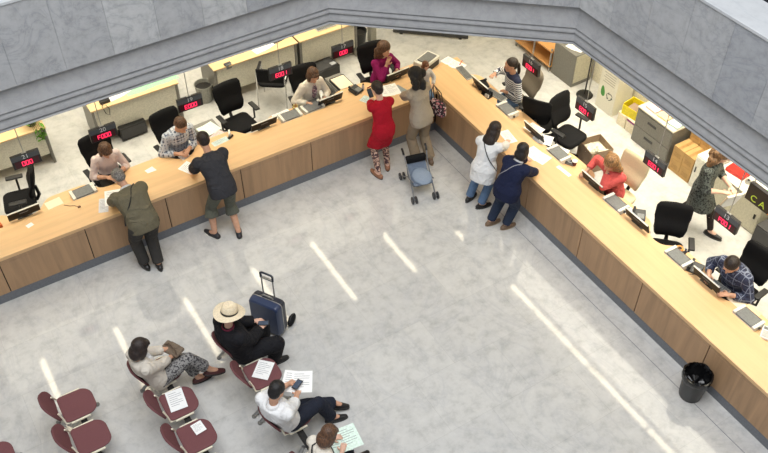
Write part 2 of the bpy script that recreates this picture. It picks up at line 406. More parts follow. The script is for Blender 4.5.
# display signs hanging from the ceiling
SEG = {'0': 'abcdef', '1': 'bc', 'F': 'aefg', 'E': 'adefg'}
def digits(parent, txt, mat, h=.062, cx=0, cz=0, y=-.0265):
    w = h*.52; st = w*1.42; x0 = cx-st*(len(txt)-1)/2; q = h*.085
    for i, ch in enumerate(txt):
        b = mb(); x = x0+i*st
        R = {'a': (-w/2, w/2, h/2-q, h/2+q), 'g': (-w/2, w/2, -q, q), 'd': (-w/2, w/2, -h/2-q, -h/2+q), 'f': (-w/2-q, -w/2+q, 0, h/2), 'e': (-w/2-q, -w/2+q, -h/2, 0), 'b': (w/2-q, w/2+q, 0, h/2), 'c': (w/2-q, w/2+q, -h/2, 0)}
        for k in SEG[ch]:
            a0, a1, c0, c1 = R[k]; b.box(x+a0, x+a1, y, y+.004, cz+c0, cz+c1)
        b.build('digit', mat, parent)
def sign(label, side, s, num, txt, wide=.2, proto=[]):
    t = thing('queue_display', label, 'display sign', W(side, s, .51 if side == 'L' else .74, 1.65), rz(side), 'red number displays over the counters')
    mb().box(-.18, .18, -.022, .022, 0, .205).build('case', M_signblack, t, bevel=.004)
    mb().box(-.177, .177, -.0245, -.0221, .125, .202).build('number_band', M_signgrey, t)
    text('desk_number', num, .088, M_wht, t, (0, -.0252, .162))
    led = mb().box(-.15, .15, -.0245, -.0221, .016, .116).build('display_panel', M_ledback, t)
    digits(led, txt, M_led, cz=.064)
    mb().cone((0, 0, .205), .006, (0, 0, 1.553), .006, 8).build('hanging_rod', M_metal, t)
    mb().box(-.03, .03, -.012, .012, .205, .215).build('bracket', M_metal, t)
    return t
sign('red number display at the far left, over the empty turned chair', 'L', -6.05, '21', '000')
sign('red number display hanging over the woman in pale pink', 'L', -5.03, '20', 'F000')
sign('red number display hanging right of the man in the light check shirt', 'L', -3.80, '19', 'E000')
sign('red number display hanging left of the woman in the cream cardigan', 'L', -2.41, '18', 'E001')
sign('red number display hanging left of the woman in magenta', 'L', -1.38, '17', '000')
sign('red number display hanging beside the woman in the striped jumper', 'R', 1.27, '16', 'E001')
sign('red number display hanging over the black chairs near the lamp base', 'R', 2.45, '15', 'E001')
sign('red number display hanging before the grey drawer cabinet', 'R', 3.79, '14', 'E001')
sign('red number display hanging over the high black chair, nearest the walking woman', 'R', 4.99, '13', 'F001')
t = thing('cashier_sign', 'larger black sign with green and orange letters at the right edge', 'display sign', (1.30, -5.12, 1.70), RZ)
mb().box(-.32, .32, -.03, .03, 0, .26).build('case', M_signblack, t, bevel=.004)
for k, (ch, cmat) in enumerate((('C', 'g'), ('A', 'g'), ('J', 'o'), ('A', 'o'))):
    text('letter', ch, .13, plain('green letters', (170, 190, 60), .5, emit=(170, 190, 60), estr=.6) if cmat == 'g' else plain('orange letters', (230, 120, 40), .5, emit=(230, 120, 40), estr=.7), t, (-.2+.13*k, -.0315, .075))
for x in (-.28, .28): mb().cone((x, 0, .26), .006, (x, 0, 1.503), .006, 8).build('hanging_rod', M_metal, t)

# ------------------------------------------------------------------ office chairs
def office_chair(label, name='office_chair', cloth=None, frame=None, arms=True, tall=1.0, group=None):
    cloth = cloth or M_blackfab; frame = frame or M_blackpl
    t = thing(name, label, 'office chair', group=group)
    b = mb()
    for k in range(5):
        a = 2*PI*k/5+.3; b.tube([(0, 0, .11), (.14*math.cos(a), .14*math.sin(a), .10), (.29*math.cos(a), .29*math.sin(a), .075)], [.028, .022, .016], 8)
    b.build('star_base', frame, t, smooth=True)
    for k in range(5):
        a = 2*PI*k/5+.3; c = V((.29*math.cos(a), .29*math.sin(a), .03)); d = V((-math.sin(a), math.cos(a), 0))*.022
        mb().cone(c-d, .03, c+d, .03, 14).build('caster', frame, t)
    mb().cone((0, 0, .09), .028, (0, 0, .40), .025, 14).build('gas_column', frame, t)
    R = []
    for k, (z, sc) in enumerate(((.40, .86), (.415, .97), (.45, 1.0), (.475, .97), (.485, .86))): R.append([V((x*sc, y*sc, z)) for x, y in rrect(-.235, .235, -.22, .23, .10, 6)])
    mb().rings(R).build('seat', cloth, t, smooth=True, angle=1.2)
    R = []                                                   # back: faces -y (the sitter looks to -y), curved and waisted
    for k in range(11):
        u = k/10; z = .57+u*.50*tall; hw = .185+.055*min(1, u*2.2)-.012*(abs(u-.45) < .12); y = .20+.05*math.sin(PI*u*.9)*0+.10*u-.035*math.sin(PI*min(1, u*2)); th = .032
        if k in (0, 10): hw *= .88; th = .018
        ring = []
        for i in range(16):
            a = 2*PI*i/16; cx = hw*(1 if math.cos(a) > 0 else -1)*abs(math.cos(a))**.45; cy = th*(1 if math.sin(a) > 0 else -1)*abs(math.sin(a))**.6
            ring.append(V((cx, y+cy+.05*(1-(cx/hw)**2)*.6, z)))
        R.append(ring)
    mb().rings(R).build('backrest', cloth, t, smooth=True, angle=1.2)
    mb().tube([(0, .10, .42), (0, .24, .43), (0, .285, .50), (0, .27, .66)], [.03, .03, .026, .024], 10).build('back_bar', frame, t, smooth=True)
    if arms:
        for s in (-1, 1):
            a = mb().tube([(s*.2, .02, .42), (s*.285, .02, .44), (s*.29, .03, .655)], .016, 8).build('arm_post', frame, t, smooth=True)
            mb().box(s*.29-.042, s*.29+.042, -.11, .13, .655, .685).build('arm_pad', frame, t, bevel=.012)
    return t
G = 'black office chairs behind the counters'
oc = office_chair('empty black chair turned sideways at the far left', group=G); put(oc, (-6.28, 1.33, 0), -1.75)
dup(oc, (-5.0, 1.13, 0), .12, 'black office chair under the woman in pale pink')
dup(oc, (-3.93, 1.12, 0), .15, 'black office chair under the man in the light check shirt')
dup(oc, (-2.85, 1.27, 0), .10, 'empty black office chair in the middle of the left counter')
dup(oc, (-1.70, 1.06, 0), -.12, 'black office chair under the woman in the cream cardigan')
dup(oc, (-.46, 1.03, 0), -.10, 'black office chair under the woman in magenta')
dup(oc, (1.34, -1.68, 0), RZ+1.75, 'empty black office chair facing the open cardboard box')
dup(oc, (1.20, -1.14, 0), RZ-2.6, 'empty black office chair behind the other one, nearer the striped jumper')
dup(oc, (.86, -4.26, 0), RZ+.785, 'high black office chair back turned to the right counter')
dup(oc, (1.14, -5.26, 0), RZ+.1, 'black office chair under the man in the dark plaid shirt')
put(office_chair('grey brown office chair under the woman in the striped jumper', cloth=fabric('taupe chair cloth', (128, 118, 104), bump=.12, scale=40), group=None), (1.14, -.60, 0), RZ-.2)
put(office_chair('beige office chair under the woman in the coral jacket', cloth=fabric('beige chair cloth', (212, 204, 170), bump=.12, scale=40), group=None, arms=False), (1.03, -3.08, 0), RZ+.1)

# ------------------------------------------------------------------ papers and small things
_pm = {}
def paper(label, side, s, d, z, w, h, rot=0.0, mat=None, name='paper_sheet', lines=True, cat='paper', group=None, n=1, pos=None):
    t = thing(name, label, cat, pos or W(side, s, d, z), rz(side, rot), group)
    for k in range(n):
        a = (k-(n-1)/2)*.16; K = Matrix.Translation(((k-(n-1)/2)*w*.45, 0, .0012*k)) @ Matrix.Rotation(a, 4, 'Z')
        p = mb().sheet([(-w/2, -h/2), (w/2, -h/2), (w/2, h/2), (-w/2, h/2)], 0, .001, K).build('sheet', mat or M_paper, t)
        if lines:
            b = mb()
            for q in range(7):
                y = h*.36-q*h*.1; b.box(-w*.38, w*(.36 if q % 3 else .1), y-h*.008, y+h*.008, .0011, .0014, K)
            b.build('printed_lines', M_print, p)
    return t
CT = .7905
paper('small white slip on the counter top at the far left', 'L', -6.31, .39, CT, .09, .07, .3, lines=False)
t = thing('orange_box', 'small orange box at the left picture edge', 'box', W('L', -6.68, .64), .2); mb().box(-.06, .05, -.05, .05, 0, .06).build('carton', plain('orange card', (205, 100, 40), .6), t, bevel=.003); mb().box(-.062, .052, -.052, .052, .0601, .07).build('lid', plain('orange card', (205, 100, 40), .6), t)
paper('cream folder lying between the far left monitor and printer', 'L', -5.90, .72, .7205, .22, .16, .1, M_cream_paper, 'paper_folder', False, 'folder')
t = thing('cable', 'thin brown cable with plug lying on the left counter', 'cable', (0, 0, .7935)); mb().tube([(-5.80, .53, 0), (-5.74, .47, .0), (-5.68, .44, 0), (-5.64, .39, 0)], .004, 6).build('cord', plain('brown cord', (120, 84, 60), .6), t); mb().box(-5.655, -5.615, .37, .395, -.003, .012).build('plug', plain('brown cord', (120, 84, 60), .6), t)
paper('white form on the counter before the grey-haired man', 'L', -5.18, .32, CT+.003, .22, .31, -.3)
paper('clear plastic sleeve of papers left of the white form', 'L', -5.34, .24, CT, .13, .28, -.35, plain('pale sleeve', (204, 204, 208), .3), 'plastic_sleeve', True, 'sleeve')
paper('white note held by the woman in pale pink', 'L', -5.00, .74, .745, .13, .17, .3)
paper('white card on the worktop between the two left clerks', 'L', -4.51, .66, .7205, .13, .12, .25, lines=False, name='white_card', cat='card')
paper('white form under the arm of the man in the dark t-shirt', 'L', -4.04, .34, CT, .2, .26, .5)
paper('white sheet under the hands of the light check shirt man', 'L', -3.98, .70, .7205, .14, .12, .3)
# side pedestals carrying papers
def pedestal(label, loc, r, w, d, h, mat):
    t = thing('side_pedestal', label, 'pedestal', loc, r)
    mb().box(-w/2, w/2, -d/2, d/2, 0, h).build('cabinet', mat, t, bevel=.004)
    for k in range(3): dr = mb().box(-w/2-.012, -w/2-.0005, -d/2+.02, d/2-.02, .06+k*h*.3, .04+(k+1)*h*.3).build('drawer', mat, t, bevel=.003); mb().box(-w/2-.022, -w/2-.0125, -.06, .06, .03+(k+.7)*h*.3, .045+(k+.7)*h*.3).build('handle', M_darkgrey, dr)
    return t
pedestal('grey pedestal carrying pale green sheets beside the check shirt man', (-3.40, 1.13, 0), 0.05, .34, .48, .66, M_greymetal)
t = paper('loose pale green sheets spread on the grey pedestal', 'L', -3.40, 1.16, .661, .2, .26, .2, plain('pale mint paper', (214, 232, 220), .8), lines=False, n=2)
paper('sheets with red print on the pedestal nearest the counter', 'L', -3.35, .96, .664, .22, .12, .5, M_pink, n=1)
paper('grey green form on the worktop before the empty chair', 'L', -3.39, .73, .7205, .26, .11, .12, M_ice, lines=True)
t = thing('stapler', 'white and black stapler near the empty black chair', 'stapler', W('L', -3.20, .82), 1.2); mb().box(-.06, .06, -.015, .015, 0, .015).build('foot', M_blackpl, t, bevel=.003); mb().box(-.06, .05, -.014, .014, .02, .045, Matrix.Rotation(-.15, 4, 'Y')).build('arm', M_whitepl, t, bevel=.004)
t = thing('tape_dispenser', 'dark tape dispenser behind the grey green form', 'dispenser', W('L', -3.22, .735), .5); mb().box(-.05, .05, -.02, .02, 0, .03).build('body', M_blackpl, t, bevel=.004); mb().cone((0, -.012, .045), .026, (0, .012, .045), .026, 16).build('roll', M_metal, t)
paper('white papers lying behind the monitor by the empty chair', 'L', -2.32, .83, .7205, .2, .12, .05, n=2)
t = thing('pen_cup', 'small yellow pen cup left of the woman in the cream cardigan', 'cup', W('L', -2.08, .82)); mb().lathe([(.035, 0), (.045, .07), (.041, .07), (.032, .006)], n=20).build('cup', plain('straw cup', (206, 190, 130), .6), t, smooth=True); mb().tube([(0, 0, .01), (.02, .01, .11)], .004, 6).build('pen', M_red, t)
t = pedestal('grey pedestal with cream folder right of the cream cardigan woman', (-1.12, 1.12, 0), .03, .30, .46, .68, M_greymetal)
t = thing('letter_tray', 'black letter tray holding a cream folder', 'tray', (-1.12, 1.06, .681), .03); mb().box(-.13, .13, -.17, .17, 0, .008).box(-.13, -.122, -.17, .17, .008, .05).box(.122, .13, -.17, .17, .008, .05).box(-.122, .122, .162, .17, .008, .05).build('tray', M_blackpl, t); mb().box(-.118, .118, -.175, .15, .0085, .052).build('folder', M_cream_paper, t, bevel=.004)
def phone(label, side, s, d, turn=0.0, proto=[]):
    if not proto:
        t = thing('desk_phone', label, 'telephone', group='desk telephones'); K = Matrix.Rotation(.18, 4, 'X')
        mb().prism([(-.09, -.09), (.09, -.09), (.09, .09), (-.09, .09)], 0, .03, K @ Matrix.Translation((0, 0, .012))).build('base', M_blackpl, t, bevel=.006)
        mb().tube([(-.065, -.08, .055), (-.065, -.03, .065), (-.065, .03, .075), (-.065, .08, .082)], [.02, .013, .013, .02], 10).build('handset', M_blackpl, t, smooth=True)
        mb().box(-.02, .07, -.07, .01, .043, .049, K).build('keypad', M_greypl, t)
        mb().tube([(-.065, -.09, .05), (-.10, -.12, .02), (-.06, -.15, .01), (.02, -.11, .01)], .004, 6).build('cord', M_blackpl, t)
        proto.append(t); return put(t, W(side, s, d), rz(side, turn))
    return dup(proto[0], W(side, s, d), rz(side, turn), label)
phone('black telephone between the cream cardigan woman and the magenta one', 'L', -1.05, .74, .3)
phone('black telephone on the worktop by the striped jumper woman', 'R', .22, .74, -.3)
phone('grey black telephone right of the orange tape on the right worktop', 'R', 4.83, .74, .4)
phone('black telephone beside the monitor by the high black chair', 'R', 3.72, .80, .8)
t = thing('small_bottle', 'small bottle with dark cap on the worktop near magenta', 'bottle', W('L', -.92, .72)); mb().lathe([(.0, 0), (.022, 0), (.022, .07), (.012, .085)], n=16).build('bottle', plain('pale bottle', (214, 206, 206), .3), t, smooth=True); mb().lathe([(.0, .085), (.013, .085), (.013, .105), (0, .105)], n=12).build('cap', M_blackpl, t)
t = thing('marker_pen', 'red brown marker pen before the woman in magenta', 'pen', W('L', -.80, .70)); mb().cone((-.06, 0, .009), .009, (.05, .02, .009), .009, 10).build('barrel', plain('maroon pen', (120, 40, 44), .5), t); mb().cone((.05, .02, .009), .0095, (.075, .0245, .009), .0095, 10).build('cap', M_blackpl, t)
paper('white papers on the counter between red dress woman and magenta clerk', 'L', -.63, .40, CT, .21, .29, -.25, n=2)
paper('grey folder beside the white papers at the counter corner', 'L', -.47, .30, CT, .13, .28, .25, plain('grey folder', (140, 148, 150), .6), 'grey_folder', False, 'folder')
paper('pale magazine on the counter left of the red dress woman', 'L', -1.05, .36, CT, .16, .22, .5, M_ice)
paper('white papers at the corner end of the right worktop', 'R', -.54, .70, .7205, .28, .20, .3, n=2)
t = thing('marker_pen', 'thin red pen on the white papers at the corner', 'pen', (.82, .49, .7235), .6); mb().cone((-.07, 0, .007), .007, (.06, 0, .007), .006, 8).build('barrel', M_red, t); mb().cone((.06, 0, .007), .006, (.072, 0, .007), .002, 8).build('tip', M_blackpl, t)
def keyboard(label, side, s, d, turn=0.0, proto=[]):
    if not proto:
        t = thing('keyboard', label, 'keyboard', group='computer keyboards on the worktops')
        mb().box(-.19, .19, -.065, .065, 0, .018).build('case', plain('pale grey plastic', (178, 178, 174), .5), t, bevel=.005)
        b = mb()
        for r in range(4):
            for c in range(13): b.box(-.178+c*.0275, -.155+c*.0275, -.055+r*.028, -.032+r*.028, .018, .024)
        o = b.build('keys', M_greypl, t); o['kind'] = 'stuff'; proto.append(t); return put(t, W(side, s, d), rz(side, turn))
    return dup(proto[0], W(side, s, d), rz(side, turn), label)
keyboard('grey keyboard lying behind the right counter corner', 'R', -.22, .70, -.1)
keyboard('grey keyboard under the desk monitor of the striped jumper woman', 'R', .52, .78, .15)
keyboard('grey keyboard before the hands of the dark plaid shirt man', 'R', 5.16, .76, .1)
keyboard('grey keyboard under the hands of the cream cardigan woman', 'L', -1.85, .83, .05)
t = thing('document_organizer', 'black wire organizer with red and white items', 'organizer', W('R', .45, .64), RZ+.2); mb().box(-.09, .09, -.05, .05, 0, .01).box(-.09, .09, .044, .05, .01, .09).box(-.09, .09, -.006, 0, .01, .07).build('rack', M_blackpl, t); mb().box(-.07, -.01, .01, .035, .011, .08).build('red_box', plain('dull red card', (150, 60, 66), .7), t); mb().box(.0, .07, -.04, -.012, .011, .06).build('card_stack', M_paper, t)
paper('upper loose white sheets before the empty black chairs', 'R', 1.50, .77, .7205, .18, .2, .2, n=2)
paper('white sheets hanging near the seat of the front black chair', 'R', 1.76, .72, .7245, .2, .22, .55, n=2)
paper('large white documents in front of the navy jumper woman', 'R', 2.06, .36, CT, .26, .22, .15, n=2)
paper('open white notebook under the white cardigan woman\'s arms', 'R', 1.50, .26, CT, .30, .16, -.15, name='notebook', cat='notebook', n=1)
paper('white paper behind the printer beside the cup', 'R', 2.12, .82, .7205, .16, .1, .5)
t = thing('paper_cup', 'dark red cup with white rim on the right worktop', 'cup', W('R', 2.45, .74)); mb().lathe([(0, 0), (.028, 0), (.036, .08), (.032, .08), (.025, .006), (0, .006)], n=20).build('cup', plain('dark red cup', (92, 30, 28), .5), t, smooth=True); mb().lathe([(.0365, .07), (.038, .07), (.038, .084), (.0345, .084)], n=20).build('rim', M_paper, t)
t = thing('pen_tray', 'grey tray of pens beside the dark red cup', 'tray', W('R', 2.36, .70), RZ+.5); mb().box(-.09, .09, -.05, .05, 0, .006).box(-.09, .09, -.05, -.044, .006, .03).box(-.09, .09, .044, .05, .006, .03).box(-.09, -.084, -.044, .044, .006, .03).box(.084, .09, -.044, .044, .006, .03).build('tray', M_greypl, t)
for k in range(3): mb().cone((-.06, -.03+.028*k, .014), .005, (.06, -.02+.025*k, .014), .005, 8).build('pen', (M_blackpl, M_whitepl, M_greypl)[k], t)
paper('long white strip of paper along the back edge by the cup', 'R', 2.53, .47, CT, .26, .06, .06, lines=False)
paper('white sheet on the worktop above the monitor of the high chair', 'R', 3.60, .76, .7205, .16, .16, .3)
paper('white note pad below the coral jacket woman', 'R', 3.34, .80, .7205, .08, .1, .4, plain('beige pad', (206, 190, 150), .8), 'note_pad', True, 'notepad')
t = thing('tape_roll', 'orange tape roll above the printer near the high chair', 'tape', W('R', 4.47, .82), .3); mb().lathe([(.03, 0), (.05, 0), (.05, .03), (.03, .03), (.03, 0)], n=24).build('roll', plain('orange tape', (224, 140, 50), .5), t, smooth=True, angle=.5); mb().lathe([(.024, 0), (.0295, 0), (.0295, .03), (.024, .03), (.024, 0)], n=24).build('core', M_cardd, t)
t = thing('stamp', 'dark rubber stamp beside the orange tape', 'stamp', W('R', 4.55, .84)); mb().box(-.03, .03, -.02, .02, 0, .02).build('pad', M_blackpl, t); mb().lathe([(.0, .02), (.012, .02), (.009, .05), (.016, .065), (0, .075)], n=14).build('grip', plain('navy grip', (40, 44, 80), .4), t, smooth=True)
paper('cream folder on the worktop right of the dark plaid shirt man', 'R', 5.48, .80, .7205, .2, .17, .0, M_cream_paper, 'paper_folder', False, 'folder')
paper('open peach folder at the lower right picture edge', 'R', 5.70, .83, .7245, .2, .12, .1, M_peach, 'paper_folder', False, 'folder')
t = thing('calculator', 'white desk calculator at the lower right picture edge', 'calculator', W('R', 6.04, .70), RZ+.5); mb().box(-.07, .07, -.1, .1, 0, .03).build('case', M_paper, t, bevel=.005); mb().box(-.055, .055, .04, .085, .0301, .033).build('display', M_greypl, t); mb().box(-.055, .055, -.085, .025, .0301, .034).build('keys', plain('pale grey plastic', (178, 178, 174), .5), t)

# ------------------------------------------------------------------ back office, left: desks along the wall
def wall_desk(label, x0, x1):
    t = thing('office_desk', label, 'desk', (0, 0, 0), 0, 'back desks along the left wall')
    mb().box(x0, x1, 2.43, 3.15, .695, .72).build('desktop', M_deskw, t, bevel=.003)
    mb().box(x0+.06, x1-.06, 2.47, 2.49, .20, .695).build('modesty_panel', M_panel, t)
    for x in (x0+.03, x1-.03): mb().box(x-.02, x+.02, 2.46, 3.1, 0, .695).build('side_leg', M_greymetal, t, bevel=.003)
    return t
wall_desk('wood-topped back desk at the far left carrying the plant', -7.1, -5.50)
wall_desk('wood-topped back desk covered with green and white papers', -4.80, -3.35)
wall_desk('wood-topped back desk between the grey bin and the black chair', -2.74, -1.19)
wall_desk('wood-topped back desk carrying a white keyboard', -1.16, .0)
t = thing('potted_plant', 'green trailing plant on the far left back desk', 'plant', (-5.66, 2.60, .72))
mb().lathe([(0, 0), (.06, 0), (.085, .13), (.078, .13), (.055, .02), (0, .02)], n=20).build('pot', plain('dark pot', (50, 52, 40), .6), t, smooth=True, angle=.6)
b = mb(); b.lathe([(0, .115), (.076, .118)], n=16); b.build('soil', plain('soil', (52, 40, 30), .9), t)
b = mb(); r = random.Random(5)
for k in range(75):
    a = r.uniform(0, 2*PI); rad = r.uniform(.02, .15); z = .12+r.uniform(-.02, .13); c = V((rad*math.cos(a), rad*math.sin(a)-.03, z))
    if k % 3 == 0: c = V((r.uniform(.0, .12), -.17-r.uniform(0, .04), r.uniform(-.18, .1)))
    q = Matrix.Translation(c) @ Matrix.Rotation(a, 4, 'Z') @ Matrix.Rotation(r.uniform(-.9, .9), 4, 'X') @ Matrix.Rotation(r.uniform(-.6, .6), 4, 'Y')
    L = r.uniform(.035, .06); w = L*.62
    pts = [V((0, -L, 0)), V((w*.8, -L*.2, .008)), V((w*.5, L*.55, .004)), V((0, L, 0)), V((-w*.5, L*.55, .004)), V((-w*.8, -L*.2, .008)), V((0, 0, -.004))]
    b._add([q @ p for p in pts], [(0, 1, 6), (1, 2, 6), (2, 3, 6), (3, 4, 6), (4, 5, 6), (5, 0, 6)])
b.build('foliage', plain('leaf green', (92, 140, 48), .5, noise=.25, scale=30), t)
b = mb()
for k in range(6): b.tube([(0, 0, .11), (.02*k-.03, -.08, .17), (.025*k-.02, -.16, .08), (.025*k-.01, -.18, -.1-.01*k)], .003, 5)
b.build('stems', plain('stem green', (110, 120, 60), .6), t)
for k, (x, lbl, m, rt) in enumerate(((-3.95, 'green folders on the back desk, left pile', M_green, .05), (-3.52, 'green folders at the right end of that back desk', M_green, .02), (-4.28, 'white crumpled papers on the back desk by the cables', M_paper, .3))):
    paper(lbl, 'L', x, 2.60+.03*k, .7205, .3 if k < 2 else .26, .2, rt, m, 'paper_folder' if k < 2 else 'paper_sheet', False, 'folder' if k < 2 else 'paper', n=2)
t = thing('desk_fan', 'small black cable tangle and holder on the back desk corner', 'cable', (-4.55, 2.56, .72)); t.name = 'cable_holder'
mb().box(-.06, .1, -.05, .03, 0, .05).build('holder', M_blackpl, t, bevel=.006); mb().tube([(-.02, -.05, .03), (-.06, -.12, .02), (-.03, -.135, -.12), (.02, -.14, -.16), (.04, -.138, -.05), (.0, -.12, .03)], .006, 8).build('cable', M_blackpl, t, smooth=True)
t = thing('computer_tower', 'black computer box on the floor under the paper-covered desk', 'computer', (-4.25, 2.64, 0), .05); mb().box(-.22, .22, -.26, .22, .02, .26).build('case', M_blackpl, t, bevel=.01); mb().box(-.2, .2, -.263, -.2601, .05, .23).build('front_panel', M_darkgrey, t)
for x in (-.17, .17): mb().box(x-.02, x+.02, -.2, .18, 0, .02).build('foot', M_darkgrey, t)
def wastebin(name, label, loc, r0, r1, h, m, inner, cat='bin'):
    t = thing(name, label, cat, loc)
    mb().lathe([(0, 0), (r0, 0), (r1, h), (r1+.008, h), (r1+.008, h-.02), (r1-.004, h-.015), (r0-.006, .012), (0, .012)], n=32).build('body', m, t, smooth=True, angle=.6)
    mb().lathe([(0, h*.78), (r0+(r1-r0)*.78-.008, h*.80)], n=24).build('liner', inner, t); return t
wastebin('waste_bin', 'grey waste bin at the left end of the middle back desk', (-2.86, 2.72, 0), .12, .15, .33, plain('grey bin plastic', (150, 150, 142), .5), M_dark)
wastebin('waste_bin', 'black waste bin at the far right back desk end', (.17, 2.74, 0), .12, .15, .33, M_blackpl, M_dark)
t = thing('visitor_chair', 'black visitor chair with metal legs by the middle back desk', 'chair', (-1.86, 2.06, 0), 2.5)
R = [[V((x*s, y*s, z)) for x, y in rrect(-.23, .23, -.22, .22, .08, 5)] for z, s in ((.43, .95), (.445, 1), (.465, 1), (.475, .93))]
mb().rings(R).build('seat', M_blackfab, t, smooth=True, angle=1.2)
K = Matrix.Translation((0, .21, .48)) @ Matrix.Rotation(-.2, 4, 'X'); mb().box(-.22, .22, -.02, .02, .06, .36, K).build('backrest', M_blackfab, t, bevel=.018, seg=3)
for s in (-1, 1):
    mb().tube([(s*.24, -.24, .0), (s*.24, -.22, .42), (s*.245, -.2, .62), (s*.245, .0, .64), (s*.24, .2, .60)], .012, 8).build('front_leg', M_chrome, t, smooth=True)
    mb().tube([(s*.24, .27, 0), (s*.24, .22, .44), (s*.22, .24, .78)], .012, 8).build('rear_leg', M_chrome, t, smooth=True); mb().box(s*.245-.025, s*.245+.025, -.2, .1, .63, .66).build('arm_pad', M_blackpl, t, bevel=.008)
paper('white newspaper on the middle back desk', 'L', -1.75, 2.62, .7205, .28, .2, .25, n=2)
t = thing('laptop', 'black laptop at the right end of the middle back desk', 'laptop', (-1.42, 2.72, .72), .2); mb().box(-.15, .15, -.1, .1, 0, .018).build('base', M_blackpl, t, bevel=.003); K = Matrix.Translation((0, .1, .02)) @ Matrix.Rotation(-.35, 4, 'X'); mb().box(-.15, .15, 0, .012, 0, .2, K).build('screen', M_blackpl, t, bevel=.003)
t = thing('clip_box', 'small grey clip on the front edge of the middle desk', 'clip', (-2.47, 2.475, .7205), .1); mb().box(-.06, .06, -.03, .03, 0, .025).build('body', M_darkgrey, t, bevel=.004); mb().box(-.05, .05, -.0445, -.0425, -.06, .02).box(-.05, .05, -.043, -.03, .012, .02).build('flap', M_greypl, t)
keyboard('white keyboard on the back desk left of the magenta woman', 'L', -.56, 2.60, .03)
t = thing('laser_printer', 'black printer on the floor below the right back desk', 'printer', (-.80, 2.30, 0), .12); mb().box(-.24, .24, -.17, .17, 0, .2).build('body', M_blackpl, t, bevel=.012); mb().box(-.2, .2, -.14, .1, .2001, .212).build('lid', M_darkgrey, t, bevel=.004); mb().box(.1, .2, -.12, -.04, .2125, .218).build('control_panel', plain('pale strip', (170, 172, 176), .4), t)
t = thing('low_dark_panel', 'dark low panel in the far middle of the office', 'partition', (1.50, 2.27, 0), -.717); mb().box(-.75, .65, -.02, .02, .03, .34).build('panel', M_darkgrey, t, bevel=.003)  # dark band of unknown nature, built as a low standing panel
for x in (-.6, .5): mb().box(x-.03, x+.03, -.02, .14, 0, .03).build('foot', M_blackpl, t)

# ------------------------------------------------------------------ back office, right
t = thing('shelf_unit', 'low wooden open shelf unit with metal uprights', 'shelf', (2.62, .62, 0))
M_shw = wood('shelf wood', (204, 150, 92), 1, .4, .06)
for z in (.10, .40): mb().box(-.02, .36, -.36, .62, z, z+.025).build('shelf_board', M_shw, t)
mb().box(.345, .36, -.36, .62, .125, .40).build('back_panel', M_shw, t)
for x in (.0, .34):
    for y in (-.34, .12, .60): mb().box(x-.012, x+.012, y-.012, y+.012, 0, .47).build('upright', M_metal, t)
t = thing('grey_cabinet', 'plain grey metal cabinet with papers on top, beside the lamp', 'cabinet', (2.64, -.29, 0))
mb().box(0, .42, 0, .54, 0, .64).build('body', M_greymetal, t, bevel=.004); mb().box(.02, .40, -.008, -.0005, .08, .62).build('door', M_beigemetal, t, bevel=.003)
paper('white papers on top of the plain grey cabinet', 'R', 0, 0, 0, .2, .3, .3, pos=(2.86, -.06, .6405), n=2)
t = thing('floor_lamp', 'black floor lamp with round base between cabinet and paper bin', 'lamp', (2.70, -.58, 0))
mb().lathe([(0, 0), (.14, 0), (.145, .012), (.13, .028), (.02, .035), (0, .035)], n=32).build('base', M_blackpl, t, smooth=True, angle=.6); mb().cone((0, 0, .03), .014, (0, 0, 1.75), .012, 12).build('pole', M_blackpl, t); mb().lathe([(.02, 1.74), (.05, 1.76), (.16, 1.86), (.155, 1.86), (.045, 1.77), (.02, 1.75)], n=28).build('lamp_shade', M_blackpl, t, smooth=True)
t = thing('recycling_bin', 'tall white paper recycling bin with leaf and arrows', 'recycling bin', (2.68, -1.27, 0))
M_bin = plain('bin white card', (226, 222, 206), .6, noise=.02)
mb().box(0, .40, 0, .40, 0, .80).build('body', M_bin, t, bevel=.006); mb().box(-.006, .406, -.006, .406, .80, .83).build('lid', M_bin, t, bevel=.004); mb().box(.08, .32, .12, .28, .8301, .834).build('slot', M_dark, t)
b = mb(); K = Matrix.Translation((-.0015, .29, .36)) @ Matrix.Rotation(-PI/2, 4, 'Y') @ Matrix.Rotation(.15, 4, 'Z')
b.prism([(.10*math.cos(a)*(1), .045*math.sin(a)*(1-.3*math.cos(a))) for a in [2*PI*k/24 for k in range(24)]], 0, .001, K); b.build('leaf_mark', plain('print green', (70, 140, 60), .6), t)
b = mb()
for k in range(3):
    K = Matrix.Translation((-.0015, .13, .33)) @ Matrix.Rotation(-PI/2, 4, 'Y') @ Matrix.Rotation(k*2*PI/3, 4, 'Z')
    b.prism([(.062, -.035), (.062, .018), (.046, .018), (.046, -.035)], 0, .001, K); b.prism([(.054, .045), (.08, .016), (.028, .016)], 0, .001, K); b.prism([(.062, -.035), (.046, -.035), (.020, -.062), (.030, -.07)], 0, .001, K)
b.build('recycling_arrows', plain('print dark green', (60, 70, 60), .6), t)
b = mb()
for k in range(5): b.box(-.0015, -.0005, .06, .33-.03*(k % 2), .72-k*.045, .735-k*.045)
b.build('printed_lines', plain('faint print', (180, 176, 160), .7), t)
t = thing('yellow_box', 'yellow plastic magazine box on small cartons', 'box', (2.80, -1.60, .24), .15)
mb().box(-.13, .13, -.14, .14, 0, .01).box(-.13, -.118, -.14, .14, .01, .17).box(.118, .13, -.14, .14, .01, .21).box(-.118, .118, -.14, -.128, .01, .2).box(-.118, .118, .128, .14, .01, .2).build('shell', M_yellow, t, bevel=.003); mb().box(-.09, .1, -.1, .08, .0105, .13).build('contents', M_cardd, t)
